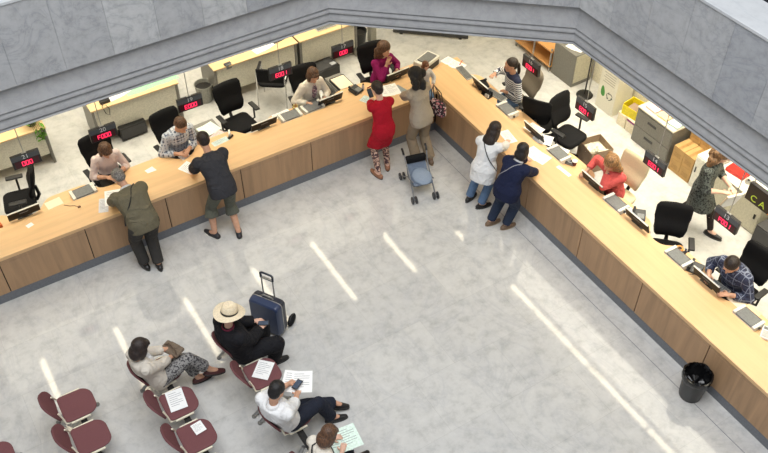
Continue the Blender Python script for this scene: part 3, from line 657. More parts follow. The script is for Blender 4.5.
for y, lbl in ((-1.52, 'small cream carton left of the pair under the yellow box'), (-1.72, 'small cream carton with purple band beside the drawer cabinet')):
    t = thing('small_carton', lbl, 'carton', (2.78, y, 0)); mb().box(-.13, .16, -.09, .09, 0, .24).build('box', plain('cream carton', (232, 222, 196), .7), t, bevel=.003)
    mb().box(-.132, -.1305, -.089, .089, .19, .225).build('band', plain('purple band', (150, 70, 130), .6) if y < -1.6 else M_cream_paper, t)
t = thing('drawer_cabinet', 'grey two-drawer filing cabinet topped with coloured papers', 'filing cabinet', (2.56, -1.86, 0))
mb().box(.012, .52, -.76, 0, 0, .64).build('body', M_greymetal, t, bevel=.003)
for z0, z1 in ((.03, .31), (.325, .61)):
    dr = mb().box(0, .0115, -.745, -.015, z0, z1).build('drawer', M_greymetal, t, bevel=.003); mb().box(-.012, -.0005, -.44, -.26, z1-.12, z1-.08).build('handle', M_darkgrey, dr, bevel=.004)
mb().box(-.005, .525, -.765, .005, .64, .665).build('top', M_panel, t, bevel=.003)
for k, (y, m, lbl) in enumerate(((-2.05, M_pink, 'pink paper pile on the filing cabinet'), (-2.28, M_peach, 'peach paper pile on the filing cabinet'), (-2.50, M_ice, 'pale blue paper pile on the filing cabinet'))):
    t = thing('paper_pile', lbl, 'papers', (2.80, y, .6655), .04*k); mb().box(-.17, .17, -.10, .10, 0, .03).build('stack', m, t); mb().box(-.15, .16, -.09, .095, .0301, .033, Matrix.Rotation(.12, 4, 'Z')).build('top_sheet', m, t)
def carton(label, x, y, z, w=.30, d=.205, h=.232):
    t = thing('cardboard_box', label, 'cardboard box', (x, y, z)); mb().box(0, w, -d, 0, 0, h).build('carton', M_card, t, bevel=.003)
    mb().box(.002, w-.002, -d/2-.025, -d/2+.025, h, h+.001).build('tape', plain('tan tape', (160, 122, 72), .4), t); mb().box(-.001, -.0001, -d*.8, -d*.2, h*.25, h*.6).build('print', plain('box print', (170, 134, 82), .7), t)
for k, (y, z, lbl) in enumerate(((-2.70, 0, 'lower left cardboard box of the front block'), (-2.912, 0, 'lower right cardboard box of the front block'), (-2.70, .234, 'upper left cardboard box of the front block'), (-2.912, .234, 'upper right cardboard box of the front block'))): carton(lbl, 2.57, y, z)
for k, (y, z, lbl) in enumerate(((-2.70, 0, 'bottom left cardboard box of the rear block'), (-2.912, 0, 'bottom right cardboard box of the rear block'), (-2.70, .234, 'middle left cardboard box of the rear block'), (-2.912, .234, 'middle right cardboard box of the rear block'), (-2.70, .468, 'raised left cardboard box against the wall'), (-2.912, .468, 'raised right cardboard box against the wall'))): carton(lbl, 2.88, y, z, .23)
t = thing('white_cabinet', 'narrow white cabinet beside the cardboard boxes', 'cabinet', (2.56, -3.14, 0)); mb().box(0, .5, -.34, 0, 0, .60).build('body', plain('white cabinet', (226, 224, 212), .5), t, bevel=.003); mb().box(-.01, -.0005, -.325, -.015, .05, .58).build('door', plain('white cabinet', (226, 224, 212), .5), t, bevel=.002); mb().box(-.018, -.0101, -.06, -.04, .3, .4).build('handle', M_darkgrey, t)
t = thing('low_cupboard', 'beige low cupboard with dark handle behind the walking woman', 'cupboard', (2.55, -3.50, 0)); mb().box(.012, .54, -.92, 0, 0, .55).build('body', M_beigemetal, t, bevel=.003)
for y in (-.455, -.91): d_ = mb().box(0, .0115, y, y+.445, .03, .50).build('door', M_beigemetal, t, bevel=.003); mb().box(-.012, -.0005, y+.05, y+.08, .28, .36).build('handle', M_dark, d_)
mb().box(-.006, .55, -.925, .005, .55, .575).build('top', plain('cupboard top', (232, 228, 214), .5), t, bevel=.003)
t = thing('ring_binder', 'red binder lying on the beige cupboard', 'binder', (2.80, -3.72, .5755), .1); mb().box(-.12, .12, -.15, .15, 0, .06).build('cover', M_red, t, bevel=.004); mb().box(-.115, .121, -.14, .14, .01, .05).build('pages', M_paper, t)
t = thing('desk_clock', 'small grey round object beside the red binder', 'clock', (2.74, -3.95, .5755)); mb().lathe([(0, 0), (.04, 0), (.045, .03), (.03, .05), (0, .052)], n=20).build('body', M_metal, t, smooth=True); mb().lathe([(0, .0525), (.018, .0525), (.016, .058), (0, .058)], n=14).build('knob', M_blackpl, t)
paper('green folder lying on white papers on the cupboard', 'R', 0, 0, 0, .18, .3, .15, M_green, 'paper_folder', False, 'folder', pos=(2.82, -4.30, .5805)); paper('white papers under the green folder on the cupboard', 'R', 0, 0, 0, .3, .3, .0, pos=(2.80, -4.22, .5757), lines=False)
t = thing('dark_cabinet', 'dark grey cabinet under the larger black sign', 'cabinet', (2.36, -4.52, 0)); mb().box(0, .7, -.9, 0, 0, .42).build('body', M_darkgrey, t, bevel=.004); mb().box(-.01, -.0005, -.44, -.01, .03, .40).build('door', M_darkgrey, t, bevel=.003); mb().box(-.01, -.0005, -.89, -.45, .03, .40).build('door', M_darkgrey, t, bevel=.003)
t = thing('open_carton', 'open cardboard box full of crumpled papers on the office floor', 'cardboard box', (1.63, -2.00, 0), -.18)
mb().box(-.19, .19, -.19, .19, 0, .006).box(-.19, -.184, -.19, .19, .006, .40).box(.184, .19, -.19, .19, .006, .40).box(-.184, .184, -.19, -.184, .006, .40).box(-.184, .184, .184, .19, .006, .40).build('box', M_cardd, t)
b = mb(); r = random.Random(9)
for k in range(16):
    M = Matrix.Translation((r.uniform(-.12, .12), r.uniform(-.12, .12), .28+r.uniform(0, .05))) @ Matrix.Rotation(r.uniform(0, 6), 4, 'Z') @ Matrix.Rotation(r.uniform(-.6, .6), 4, 'X')
    b.sheet([(-.07, -.05), (.07, -.05), (.07, .05), (-.07, .05)], 0, .002, M)
o = b.build('crumpled_papers', plain('crumpled paper', (214, 210, 190), .8), t); o['kind'] = 'stuff'
mb().box(-.18, .18, -.18, .18, .2, .27).build('paper_fill', plain('crumpled paper', (214, 210, 190), .8), t)

# ------------------------------------------------------------------ hall: bin, benches, suitcase, stroller
t = thing('waste_bin', 'black waste bin with black liner standing against the right counter', 'bin', (-.215, -5.915, 0))
mb().lathe([(0, 0), (.125, 0), (.135, .02), (.165, .40), (.172, .40), (.172, .425), (.158, .425), (.13, .03), (0, .03)], n=36).build('body', M_blackpl, t, smooth=True, angle=.6)
R = []; r = random.Random(4)
for rad, z in ((.178, .36), (.184, .40), (.180, .435), (.162, .44), (.150, .38), (.11, .27), (.05, .25), (.004, .245)):
    R.append([V((rad*math.cos(2*PI*i/36)*(1+r.uniform(-.04, .04)), rad*math.sin(2*PI*i/36)*(1+r.uniform(-.04, .04)), z+r.uniform(-.012, .012))) for i in range(36)])
mb().rings(R, False, True).build('bag_liner', plain('black liner', (12, 12, 14), .25), t, smooth=True)

def seat_unit(t, y):
    R = []
    base = rrect(-.19, .20, -.195, .195, .06, 7, (.13, .05, .05, .13))
    def zof(x, yy): return .012*((x-.02)/.18)**2+.010*(yy/.175)**2-.012*max(0, (x-.1)/.09)
    for z, s in ((-.016, .93), (-.006, 1.0), (.006, 1.0), (.014, .95)): R.append([V((x*s, y+yy*s, .43+z+zof(x*s, yy*s))) for x, yy in base])
    n = 6                       # filled top, graded towards the middle
    for s in (.8, .6, .4, .2, .04): R.append([V((x*s, y+yy*s, .445+zof(x*s, yy*s))) for x, yy in base])
    st = mb().rings(R).build('seat', M_maroon, t, smooth=True, angle=.9)
    for s in (-1, 1): mb().box(-.13, .09, y+s*.208-.011, y+s*.208+.011, .425, .445).build('seat_rail', M_seatrim, st, bevel=.003)
    R = []                      # leaf-shaped back, tilted
    K = Matrix.Translation((-.19, y, .47)) @ Matrix.Rotation(-.40, 4, 'Y')
    for k in range(11):
        a = -PI/2+PI*k/10; z = .165+.165*math.sin(a); hw = .205*max(.05, math.cos(a))**.75*(1.0-.05*math.sin(a)); th = .012 if 0 < k < 10 else .006
        R.append([K @ V((sx*th-.10*0+.04*(1-(yy/.2)**2)*-1, yy, z)) for sx, yy in [(-1, hw*q) for q in (-1, -.8, -.5, 0, .5, .8, 1)]+[(1, hw*q) for q in (1, .8, .5, 0, -.5, -.8, -1)]])
    bk = mb().rings(R).build('backrest', M_maroon, t, smooth=True, angle=.9)
    mb().tube([(-.1, y+.185, .425), (-.185, y+.185, .435), (-.195, y+.16, .50), (-.225, y+.13, .60)], .011, 8).build('back_rail', M_seatrim, bk, smooth=True)
    mb().tube([(-.1, y-.185, .425), (-.185, y-.185, .435), (-.195, y-.16, .50), (-.225, y-.13, .60)], .011, 8).build('back_rail', M_seatrim, bk, smooth=True)
def bench(label, x, ys, legs):
    y0 = min(ys); t = thing('beam_seating', label, 'bench', (x, y0, 0), 0, 'maroon waiting benches')
    a, b_ = -.22, max(ys)-y0+.22
    mb().box(-.035, .035, a, b_, .33, .39).build('beam', M_dark, t, bevel=.004)
    for y in ys: seat_unit(t, y-y0)
    for y in ys: mb().box(-.06, .06, y-y0-.05, y-y0+.05, .39, .424).build('seat_bracket', M_metal, t)
    for y in legs:
        yy = y-y0
        lg = mb().tube([(-.26, yy, .03), (-.20, yy, .08), (-.05, yy, .33)], [.02, .02, .024], 10).tube([(.2, yy, .03), (.15, yy, .08), (.03, yy, .33)], [.02, .02, .024], 10).build('leg', M_metal, t, smooth=True)
        for xx in (-.27, .21): mb().lathe([(0, 0), (.028, 0), (.028, .02), (.015, .032), (0, .032)], (xx, yy, 0), 14).build('foot_pad', M_greymetal, lg)
    return t
bench('maroon bench with two empty seats at the left', -6.67, (-2.43, -2.93), (-2.22, -3.12))
bench('maroon bench cut by the left picture edge', -7.66, (-2.65, -3.15), (-2.42, -3.35))
bench('maroon bench where the woman in patterned trousers sits', -5.65, (-2.51, -3.03, -3.55, -4.07), (-2.32, -3.78))
bench('maroon bench under the person in the straw hat', -4.64, (-2.65, -3.17), (-2.36, -3.38))
bench('maroon bench where the man in the white shirt sits', -4.62, (-3.87, -4.60), (-3.50, -4.24))
def seatpaper(label, x, y, w, h, r): return paper(label, 'L', x, y, .464, w, h, r, group=None)
seatpaper('printed white sheet on the seat beside the patterned trousers woman', -5.67, -2.99, .2, .29, -.12)
seatpaper('small white sheet on the seat nearest the bottom edge', -5.60, -3.47, .13, .15, .1)
seatpaper('white sheet on the seat between hat and white shirt', -4.62, -3.14, .20, .26, -.8)

t = thing('suitcase', 'dark blue hard suitcase with raised handle beside the hat wearer', 'suitcase', (-4.14, -2.28, 0), -1.02); t.scale = (1.1, 1.0, 1.04)
M_suit = plain('navy shell', (44, 56, 84), .3, noise=.03); M_suitd = plain('charcoal shell', (38, 42, 54), .4)
R = []
for u, s in ((-.10, .90), (-.085, .97), (-.05, 1), (.0, 1)): R.append([V((x*s, u, .31+(z)*s)) for x, z in rrect(-.20, .20, -.265, .265, .05, 5)])
mb().rings(R).build('front_shell', M_suit, t, smooth=True, angle=.6)
R = [[V((x*s, u, .31+z*s)) for x, z in rrect(-.20, .20, -.265, .265, .05, 5)] for u, s in ((.012, 1), (.06, 1), (.09, .97), (.105, .9))]
mb().rings(R).build('rear_shell', M_suitd, t, smooth=True, angle=.6)
mb().rings([[V((x, u, .31+z)) for x, z in rrect(-.204, .204, -.269, .269, .052, 5)] for u in (0, .012)]).build('zip_rail', M_metal, t)
mb().tube([(-.07, .03, .578), (-.065, .03, .60), (.065, .03, .60), (.07, .03, .578)], .010, 8).build('carry_handle', M_metal, t, smooth=True)
for s in (-1, 1): mb().cone((s*.075, .07, .57), .009, (s*.075, .07, .93), .009, 10).build('handle_tube', M_metal, t)
mb().tube([(-.078, .07, .88), (-.08, .07, .955), (-.06, .07, .97), (.06, .07, .97), (.08, .07, .955), (.078, .07, .88)], .014, 10).build('grip', M_suitd, t, smooth=True)
mb().box(-.084, .084, .058, .082, .87, .895).build('grip_bar', M_metal, t, bevel=.003)
for x in (-.15, .15):
    for y in (-.07, .07): mb().cone((x-.012, y, .022), .022, (x+.012, y, .022), .022, 14).build('wheel', M_blackpl, t)
t = thing('dark_object', 'small unidentified dark object on the floor behind the suitcase', 'bag', (-3.85, -2.33, 0), .75); mb().ell((0, 0, .05), (.11, .045, .05)).build('pouch', M_blackfab, t, smooth=True); mb().tube([(-.08, 0, .08), (-.03, .0, .12), (.04, 0, .115), (.09, 0, .07)], .007, 8).build('strap', M_blackpl, t, smooth=True)  # unidentified dark object, modelled as a rounded bag with a strap

t = thing('baby_stroller', 'folding baby stroller with pale blue seat behind the beige woman', 'stroller', (-1.00, -1.04, 0), -.24)
M_sf = plain('stroller frame', (150, 152, 156), .35, .7); M_sb = fabric('blue grey stroller cloth', (112, 124, 142))
for s in (-1, 1):
    mb().tube([(s*.17, -.28, .06), (s*.16, -.08, .26), (s*.165, .10, .42), (s*.18, .20, .56)], .011, 8).build('push_tube', M_sf, t, smooth=True)
    mb().tube([(s*.18, .27, .06), (s*.165, .05, .24), (s*.16, -.18, .32)], .010, 8).build('rear_tube', M_sf, t, smooth=True)
    mb().tube([(s*.18, .20, .55), (s*.185, .23, .60), (s*.185, .28, .61)], .017, 8).build('grip', M_blackpl, t, smooth=True)
    for y in (-.29, .28):
        for q in (-1, 1): mb().cone((s*.17+q*.03-.011, y, .058), .058, (s*.17+q*.03+.011, y, .058), .058, 18).build('wheel', M_darkgrey, t, bevel=.006)
        mb().cone((s*.17-.045, y, .058), .008, (s*.17+.045, y, .058), .008, 8).build('axle', M_sf, t)
R = []
for y, z, hw, th in ((-.24, .28, .13, .012), (-.20, .26, .15, .02), (.0, .24, .155, .024), (.08, .27, .155, .024), (.14, .36, .15, .022), (.18, .44, .14, .016)):
    R.append([V((x, y+dy, z+dz)) for x, dy, dz in ((-hw, 0, th), (-hw*.6, 0, th*1.3), (0, 0, th*1.4), (hw*.6, 0, th*1.3), (hw, 0, th), (hw, .01, -th), (0, .01, -th*1.4), (-hw, .01, -th))])
mb().rings(R).build('seat_sling', M_sb, t, smooth=True, angle=1.2)
mb().ell((.02, -.07, .30), (.15, .19, .055)).build('blanket', fabric('pale blue blanket', (136, 150, 168), bump=.6), t, smooth=True)
mb().box(-.16, .16, .13, .22, .40, .52, Matrix.Rotation(0, 4, 'X')).build('hood', M_blackfab, t, bevel=.03, seg=3)
mb().box(-.13, .13, .0, .22, .12, .20).build('basket', M_whitepl, t, bevel=.02)
mb().tube([(-.165, -.14, .22), (.165, -.14, .22)], .008, 8).build('cross_bar', M_sf, t)

# ------------------------------------------------------------------ people
def remesh(b, voxel, smooth=4, factor=.5):
    bm = b.bm; bmesh.ops.recalc_face_normals(bm, faces=bm.faces)
    me = bpy.data.meshes.new('raw'); bm.to_mesh(me); bm.free()
    o = bpy.data.objects.new('raw', me); C.objects.link(o)
    m = o.modifiers.new('r', 'REMESH'); m.mode = 'VOXEL'; m.voxel_size = voxel; m.adaptivity = 0
    s = o.modifiers.new('s', 'SMOOTH'); s.iterations = smooth; s.factor = factor
    dg = bpy.context.evaluated_depsgraph_get(); dg.update()
    out = bpy.data.meshes.new_from_object(o.evaluated_get(dg), depsgraph=dg)
    bpy.data.objects.remove(o); bpy.data.meshes.remove(me); return out
def mesh_obj(name, me, mats, parent):
    me.name = name
    o = bpy.data.objects.new(name, me); C.objects.link(o); o.parent = parent
    me.materials.clear()
    for m in (mats if isinstance(mats, (list, tuple)) else [mats]): me.materials.append(m)
    for p in me.polygons: p.use_smooth = True
    return o
def ik(a, t, l1, l2, pole):
    a, t = V(a), V(t); d = t-a; L = d.length; mx = (l1+l2)*.995
    if L > mx: t = a+d*(mx/L); d = t-a; L = mx
    d.normalize(); x = (l1*l1-l2*l2+L*L)/(2*L); h = math.sqrt(max(0, l1*l1-x*x))
    p = V(pole); p = p-d*p.dot(d)
    if p.length < 1e-4: p = d.orthogonal()
    return a+d*x+p.normalized()*h, t
SKIN = {}
def skin(c=(214, 168, 142)):
    if c not in SKIN:
        t = NT('skin %d' % len(SKIN)); nz = t.n('ShaderNodeTexNoise'); nz.inputs['Scale'].default_value = 30; t.l(t.coord(), nz.inputs['Vector'])
        t.l(t.ramp(nz.outputs['Fac'], [(.3, lin(shade(c, .95))), (.7, lin(shade(c, 1.04)))]), t.b.inputs['Base Color']); t.b.inputs['Roughness'].default_value = .55
        SKIN[c] = t.m
    return SKIN[c]
M_eye = plain('dark eyes', (34, 26, 22), .3); M_lip = plain('lips', (168, 92, 88), .5)
HAIRC = {k: hairmat('hair '+k, c) for k, c in dict(dark=(40, 30, 26), black=(24, 21, 21), brown=(84, 58, 40), chestnut=(108, 66, 42), grey=(120, 116, 112), auburn=(120, 72, 46), blond=(140, 104, 66), ltbrown=(112, 84, 58)).items()}

def person(label, H, fem, hip, yaw, lean=0.0, side=0.0, twist=0.0, head=(0, 0, 0), feet=None, hands=None, kpole=None, epole=None,
           top=None, bottom=None, hair=('short', 'dark'), shoes=None, skinc=(214, 168, 142), hunch=0.0, w=1.0, foottilt=(0, 0), curl=.7, extras=None, group=None, belt=None):
    S = H/1.75; hip = V(hip); base = V((hip.x, hip.y, 0))
    root = thing('person', label, 'person', base, 0, group)
    P = hip-base
    f = V((math.cos(yaw), math.sin(yaw), 0)); l = V((-math.sin(yaw), math.cos(yaw), 0)); u = V((0, 0, 1))
    def sdir(a): return (u*math.cos(a)+f*math.sin(a)+l*side*math.cos(a)).normalized()
    # spine: points from the pelvis to the neck, bending forward gradually
    seg = [(.0, 0), (.20, lean*.75), (.36, lean*1.05+hunch*.5), (.455, lean*1.1+hunch), (.51, lean*1.1+hunch)]
    sp = [P.copy()]
    for (a, _), (b, an) in zip(seg[:-1], seg[1:]): sp.append(sp[-1]+sdir(an)*(b-a)*S)
    pel, waist, chest, shl, nb = sp
    up_ch = sdir(lean*1.1+hunch); up_pe = sdir(lean*.5)
    lt = (Quaternion(up_ch, twist) @ l); lt = (lt-up_ch*lt.dot(up_ch)).normalized(); fch = lt.cross(up_ch)
    lp = (l-up_pe*l.dot(up_pe)).normalized(); fpe = lp.cross(up_pe)
    lm = (lp+lt).normalized(); 
    # widths: (centre, left axis, up axis, half width, half depth)
    Wd = ((.155, .175, .132, .146, .15, .055) if fem else (.148, .162, .148, .172, .176, .062)); Dp = ((.11, .122, .098, .112, .085, .055) if fem else (.105, .115, .108, .122, .092, .06))
    def tor(e=0.0, lo=-.075, topcut=True, flare=0.0):
        P_ = [(pel-up_pe*(-lo)*S, lp, up_pe, Wd[0]+flare, Dp[0]+flare*.8), (pel+up_pe*.04*S, lp, up_pe, Wd[1]+flare*.5, Dp[1]+flare*.4), (waist, lm, sdir(lean*.8), Wd[2], Dp[2]), (chest, lt, up_ch, Wd[3], Dp[3]), (shl, lt, up_ch, Wd[4], Dp[4])]
        if topcut: P_.append((nb+up_ch*.0*S, lt, up_ch, Wd[5]+.02, Dp[5]+.015))
        R = []
        for c, a, uu, hw, hd in P_:
            b = uu.cross(a)*-1; b = a.cross(uu); n = 24
            R.append([c+a*(hw*S*w+e)*(abs(math.cos(t))**.85*(1 if math.cos(t) >= 0 else -1))+b*(hd*S*w+e)*(abs(math.sin(t))**.9*(1 if math.sin(t) >= 0 else -1)) for t in [2*PI*i/n for i in range(n)]])
        # insert in-between rings for roundness
        Q = [R[0]]
        for A, B in zip(R[:-1], R[1:]):
            for k in (1/3, 2/3, 1): Q.append([p.lerp(q, k) for p, q in zip(A, B)])
        return Q
    SHW = (.158 if fem else .182)*S
    sh = [shl+lt*s*SHW-up_ch*.012*S for s in (1, -1)]                     # left, right
    HJ = [pel+lp*s*.085*S*w-up_pe*.02*S for s in (1, -1)]
    ua, fa, hl = .285*S, .255*S, .175*S
    armsJ = []
    for i, s in enumerate((1, -1)):
        tgt = V(hands[i][:3])-base
        pole = (V(epole[i]) if epole and epole[i] else (-f*.5+l*s*.7-u*.6))
        e, wr = ik(sh[i], tgt, ua, fa, pole); armsJ.append((sh[i], e, wr))
    th, shn = .43*S, .425*S
    legsJ = []
    for i, s in enumerate((1, -1)):
        fx = feet[i]; an = V((fx[0], fx[1], fx[2]))-base+V((0, 0, .085*S))
        pole = (V(kpole[i]) if kpole and kpole[i] else f+l*s*.12)
        k, an = ik(HJ[i], an, th, shn, pole); legsJ.append((HJ[i], k, an, fx[3]))
    # head frame
    hy, hp, ht = head
    hl_ = Quaternion(u, hy) @ l; hl_ = (hl_+u*ht).normalized(); hf = Quaternion(u, hy) @ f
    hf = (hf-hl_*hf.dot(hl_)).normalized(); hu = hf.cross(hl_).normalized()
    if hu.z < 0: hu = -hu
    q = Quaternion(hl_, hp); hf = q @ hf; hu = q @ hu
    nd = (up_ch*.6+hu*.4+u*.35).normalized(); ntop = nb+nd*.075*S
    hc = ntop+hu*.105*S+hf*.028*S
    HM = Matrix((hl_*-1, hf, hu)).transposed()                         # columns: right, forward, up
    def hp_(x, y, z): return hc+HM @ V((x*S, y*S, z*S))*1.07
    HS = 1.11
    # ---- body, one continuous surface
    b = mb(); b.rings(tor())
    for (a, e, wr) in armsJ:
        b.cone(a, .052*S*w, e, .040*S*w, 14, True, True); b.cone(e, .041*S*w, e.lerp(wr, .35), .042*S*w, 14, True); b.cone(e.lerp(wr, .35), .042*S*w, wr, .028*S, 14, False, True)
    for (h, k, an, ty) in legsJ:
        b.cone(h, .085*S*w, k, .056*S*w, 18, True, True); b.cone(k, .056*S*w, k.lerp(an, .3), .057*S*w, 16, True); b.cone(k.lerp(an, .3), .057*S*w, an, .036*S, 16, False, True)
    b.cone(nb-up_ch*.05*S, .056*S, ntop+hu*.03*S, .050*S, 16, True, True)
    b.ell(hp_(0, -.008, .025), (.074*S*HS, .094*S*HS, .094*S*HS), HM, 24, 16); b.ell(hp_(0, .020, -.045), (.058*S, .068*S, .072*S), HM, 20, 14)
    b.ell(hp_(0, .062, -.088), (.026*S, .022*S, .022*S), HM, 14, 10)
    b.cone(hp_(0, .082, .018), .009*S, hp_(0, .104, -.026), .015*S, 12, True, True)
    for s in (-1, 1): b.ell(hp_(s*.077, -.004, -.005), (.010*S, .020*S, .032*S), HM, 12, 10)
    FT = []
    for i, (h, k, an, ty) in enumerate(legsJ):
        tl = foottilt[i]; td = V((math.cos(ty)*math.cos(tl), math.sin(ty)*math.cos(tl), math.sin(tl)))
        sd = V((-math.sin(ty), math.cos(ty), 0)); dn = td.cross(sd); 
        if dn.z > 0: dn = -dn
        if abs(tl) > 1.2: dn = -(an-k).normalized()*-1
        heel = an+dn*.052*S-td*.045*S; toe = an+dn*.056*S+td*.155*S
        FT.append((an, heel, toe, td, sd, dn)); b.cone(heel, .032*S, toe, .024*S, 14, True, True); b.cone(an, .036*S, an.lerp(toe, .5), .032*S, 12, True, True)
    HD = []
    for i, (a, e, wr) in enumerate(armsJ):
        d = (wr-e).normalized(); s = (1, -1)[i]
        if d.z < -.75 and hands[i][2] < 1.0 and False: pass
        if abs(wr.z+base.z-(.83)) < .08 or len(hands[i]) > 3: d = V((d.x, d.y, min(d.z, -.0) * .15)).normalized()
        n = V((0, 0, -1)); n = n-d*n.dot(d)
        if n.length < .3: n = -f-d*(-f).dot(d)
        n.normalize(); sd = d.cross(n)                                     # across the palm
        if sd.dot(lt*s) > 0: sd = -sd                                        # thumb side points inwards
        pc = wr+d*.048*S; HD.append((wr, d, n, sd, pc))
        MM = Matrix((sd, d, n)).transposed(); b.ell(pc, (.042*S, .058*S, .017*S), MM, 16, 12)
    me = remesh(b, .0105, 3)
    bm = bmesh.new(); bm.from_mesh(me)
    for fc in bm.faces: fc.material_index = 0
    x = MB(); x.bm.free(); x.bm = bm
    for i, (wr, d, n, sd, pc) in enumerate(HD):                            # five separate, bent fingers rooted in the palm
        for q_, (off, ln) in enumerate(((.030, .070), (.010, .080), (-.011, .075), (-.030, .058))):
            c = curl; p0 = pc+d*.030*S+sd*off*S; p1 = p0+(d+n*.15*c).normalized()*ln*.45*S; p2 = p1+(d+n*.6*c).normalized()*ln*.33*S; p3 = p2+(d*.8+n*1.1*c).normalized()*ln*.26*S
            x.tube([p0, p1, p2, p3], [.0095*S, .009*S, .008*S, .0062*S], 8)
        t0 = pc-d*.025*S+sd*.030*S; t1 = t0+(sd*.8+d*.5+n*.2).normalized()*.035*S; t2 = t1+(d*.9+sd*.25+n*.3*curl).normalized()*.032*S
        x.tube([t0, t1, t2], [.012*S, .0105*S, .0078*S], 8)
    x.mi = 1
    for s in (-1, 1): x.ell(hp_(s*.031, .0805, .010), (.012*S, .007*S, .007*S), HM, 10, 8); x.ell(hp_(s*.032, .085, .032), (.017*S, .006*S, .0035*S), HM, 10, 6)
    x.mi = 2; x.ell(hp_(0, .0835, -.056), (.022*S, .008*S, .007*S), HM, 10, 8)
    bm.to_mesh(me); bm.free()
    body = mesh_obj('body', me, [skin(skinc), M_eye, M_lip], root)
    # ---- clothing, following the body
    def sleeves(b, e_, upto, cuff=0.0):
        for (a, e, wr) in armsJ:
            b.ell(a, ((.058*S*w+e_),)*3)
            if upto <= 1: b.cone(a, .054*S*w+e_, a.lerp(e, upto), .046*S*w+e_+cuff, 16, True)
            else: b.cone(a, .053*S*w+e_, e, .043*S*w+e_, 16, True, True); b.cone(e, .043*S*w+e_, e.lerp(wr, upto-1), (.043-.012*(upto-1))*S*w+e_+cuff, 16, True)
    if top:
        k = dict(mat=None, sleeve=1.95, e=.012, lo=-.10, flare=.0, name='shirt'); k.update(top)
        b = mb(); b.rings(tor(k['e'], k['lo'], True, k['flare'])); sleeves(b, k['e'], k['sleeve'], k.get('cuff', 0))
        b.cone(nb-up_ch*.03*S, .07*S+k['e'], nb+nd*.022*S, .058*S+k['e']*.5, 18)
        if k.get('skirt'):                                                  # a dress: hem centre z, half width
            hz, hw, hd = k['skirt']; kc = (legsJ[0][1]+legsJ[1][1])/2; hc_ = V((kc.x, kc.y, hz)); c0 = pel
            R = []
            for t in (0, .25, .5, .75, 1):
                c = c0.lerp(hc_, t); ww = (Wd[1]*S*w+k['e'])*(1-t)+hw*t; dd = (Dp[1]*S*w+k['e'])*(1-t)+hd*t
                R.append([c+l*ww*math.cos(2*PI*i/32)*(1+.05*t*math.cos(2*PI*i/32*5))+f*dd*math.sin(2*PI*i/32)*(1+.06*t*math.cos(2*PI*i/32*6)) for i in range(32)])
            b.rings(R)
        so = mesh_obj(k['name'], remesh(b, .0125, 3), k['mat'], root)
        if k.get('inner'):                                                  # front of an undershirt seen in the opening
            b = mb(); c = chest+fch*(Dp[3]*S*w+k['e']-.028*S); b.ell(c+up_ch*.0*S, (.055*S, .05*S, .17*S), Matrix((lt, fch, up_ch)).transposed(), 16, 12)
            mesh_obj('undershirt', remesh(b, .0125, 1), k['inner'], root)
        if k.get('collar'):
            R = []
            for z, r in ((-.005, .078), (.018, .069), (.034, .071), (.030, .078), (.0, .086)):
                R.append([nb+nd*z*S+lt*r*S*math.cos(2*PI*i/24)+fch*(r*.95*S*math.sin(2*PI*i/24)-.004) for i in range(24)])
            mb().rings(R, False, False).build('collar', k['collar'], root, smooth=True)
    if bottom:
        k = dict(mat=None, upto=1.94, e=.014, name='trousers', cuff=.018); k.update(bottom)
        b = mb(); R = tor(k['e'], -.075, False)[:6]; b.rings(R)
        for (h, kn, an, ty) in legsJ:
            if k['upto'] <= 1: b.cone(h, .088*S*w+k['e'], h.lerp(kn, k['upto']), .062*S*w+k['e']+k['cuff'], 20, True)
            else:
                b.cone(h, .087*S*w+k['e'], kn, .059*S*w+k['e'], 20, True, True); b.cone(kn, .059*S*w+k['e'], kn.lerp(an, k['upto']-1), (.059-.016*(k['upto']-1))*S+k['e']*.7+k['cuff'], 20, True)
        mesh_obj(k['name'], remesh(b, .0125, 3), k['mat'], root)
    if belt:
        R = tor(.020, -.075, False); mb().rings([R[2], [p+up_pe*.035 for p in R[2]]]).build('belt', belt, root)
    if shoes:
        for (an, heel, toe, td, sd, dn) in FT:
            b = mb(); b.cone(heel, .043*S, heel.lerp(toe, .65), .048*S, 16, True, True); b.cone(heel.lerp(toe, .6), .047*S, toe+td*.02*S, .032*S, 16, True, True)
            if shoes.get('ankle', True): b.cone(heel+td*.03*S, .042*S, an-dn*(-.0)*S, .046*S, 14, True)
            sh_ = mesh_obj('shoe', remesh(b, .010, 3), shoes['mat'], root)
            x = mb(); MM = Matrix((td, sd, -dn)).transposed(); c = heel.lerp(toe, .52)+dn*.031*S
            x.prism([(math.cos(t)*.152*S, math.sin(t)*.047*S) for t in [2*PI*i/20 for i in range(20)]], -.008*S, .008*S, Matrix.Translation(c) @ MM.to_4x4()); x.build('sole', shoes.get('sole', M_blackpl), sh_)
    # ---- hair
    st, hcn = hair; b = mb()
    def e3(x, y, z, a, c, d): b.ell(hp_(x, y, z), (a*S*HS, c*S*HS, d*S*HS), HM, 22, 14)
    if st == 'short': e3(0, -.020, .052, .081, .094, .082); e3(0, -.052, .0, .070, .056, .07)
    elif st == 'crop': e3(0, -.017, .046, .078, .092, .080); e3(0, -.050, .0, .068, .054, .06)
    elif st == 'bob': e3(0, -.020, .050, .088, .098, .088); e3(0, -.045, -.045, .092, .070, .10); e3(.072, .005, -.03, .024, .05, .085); e3(-.072, .005, -.03, .024, .05, .085); e3(0, .068, .075, .06, .03, .03)
    elif st == 'long': e3(0, -.020, .050, .088, .098, .088); e3(0, -.050, -.05, .092, .068, .12); e3(.072, -.005, -.06, .026, .05, .12); e3(-.072, -.005, -.06, .026, .05, .12); e3(0, -.075, -.16, .10, .05, .12)
    elif st == 'wavy':
        e3(0, -.024, .048, .104, .108, .098); rr = random.Random(len(label))
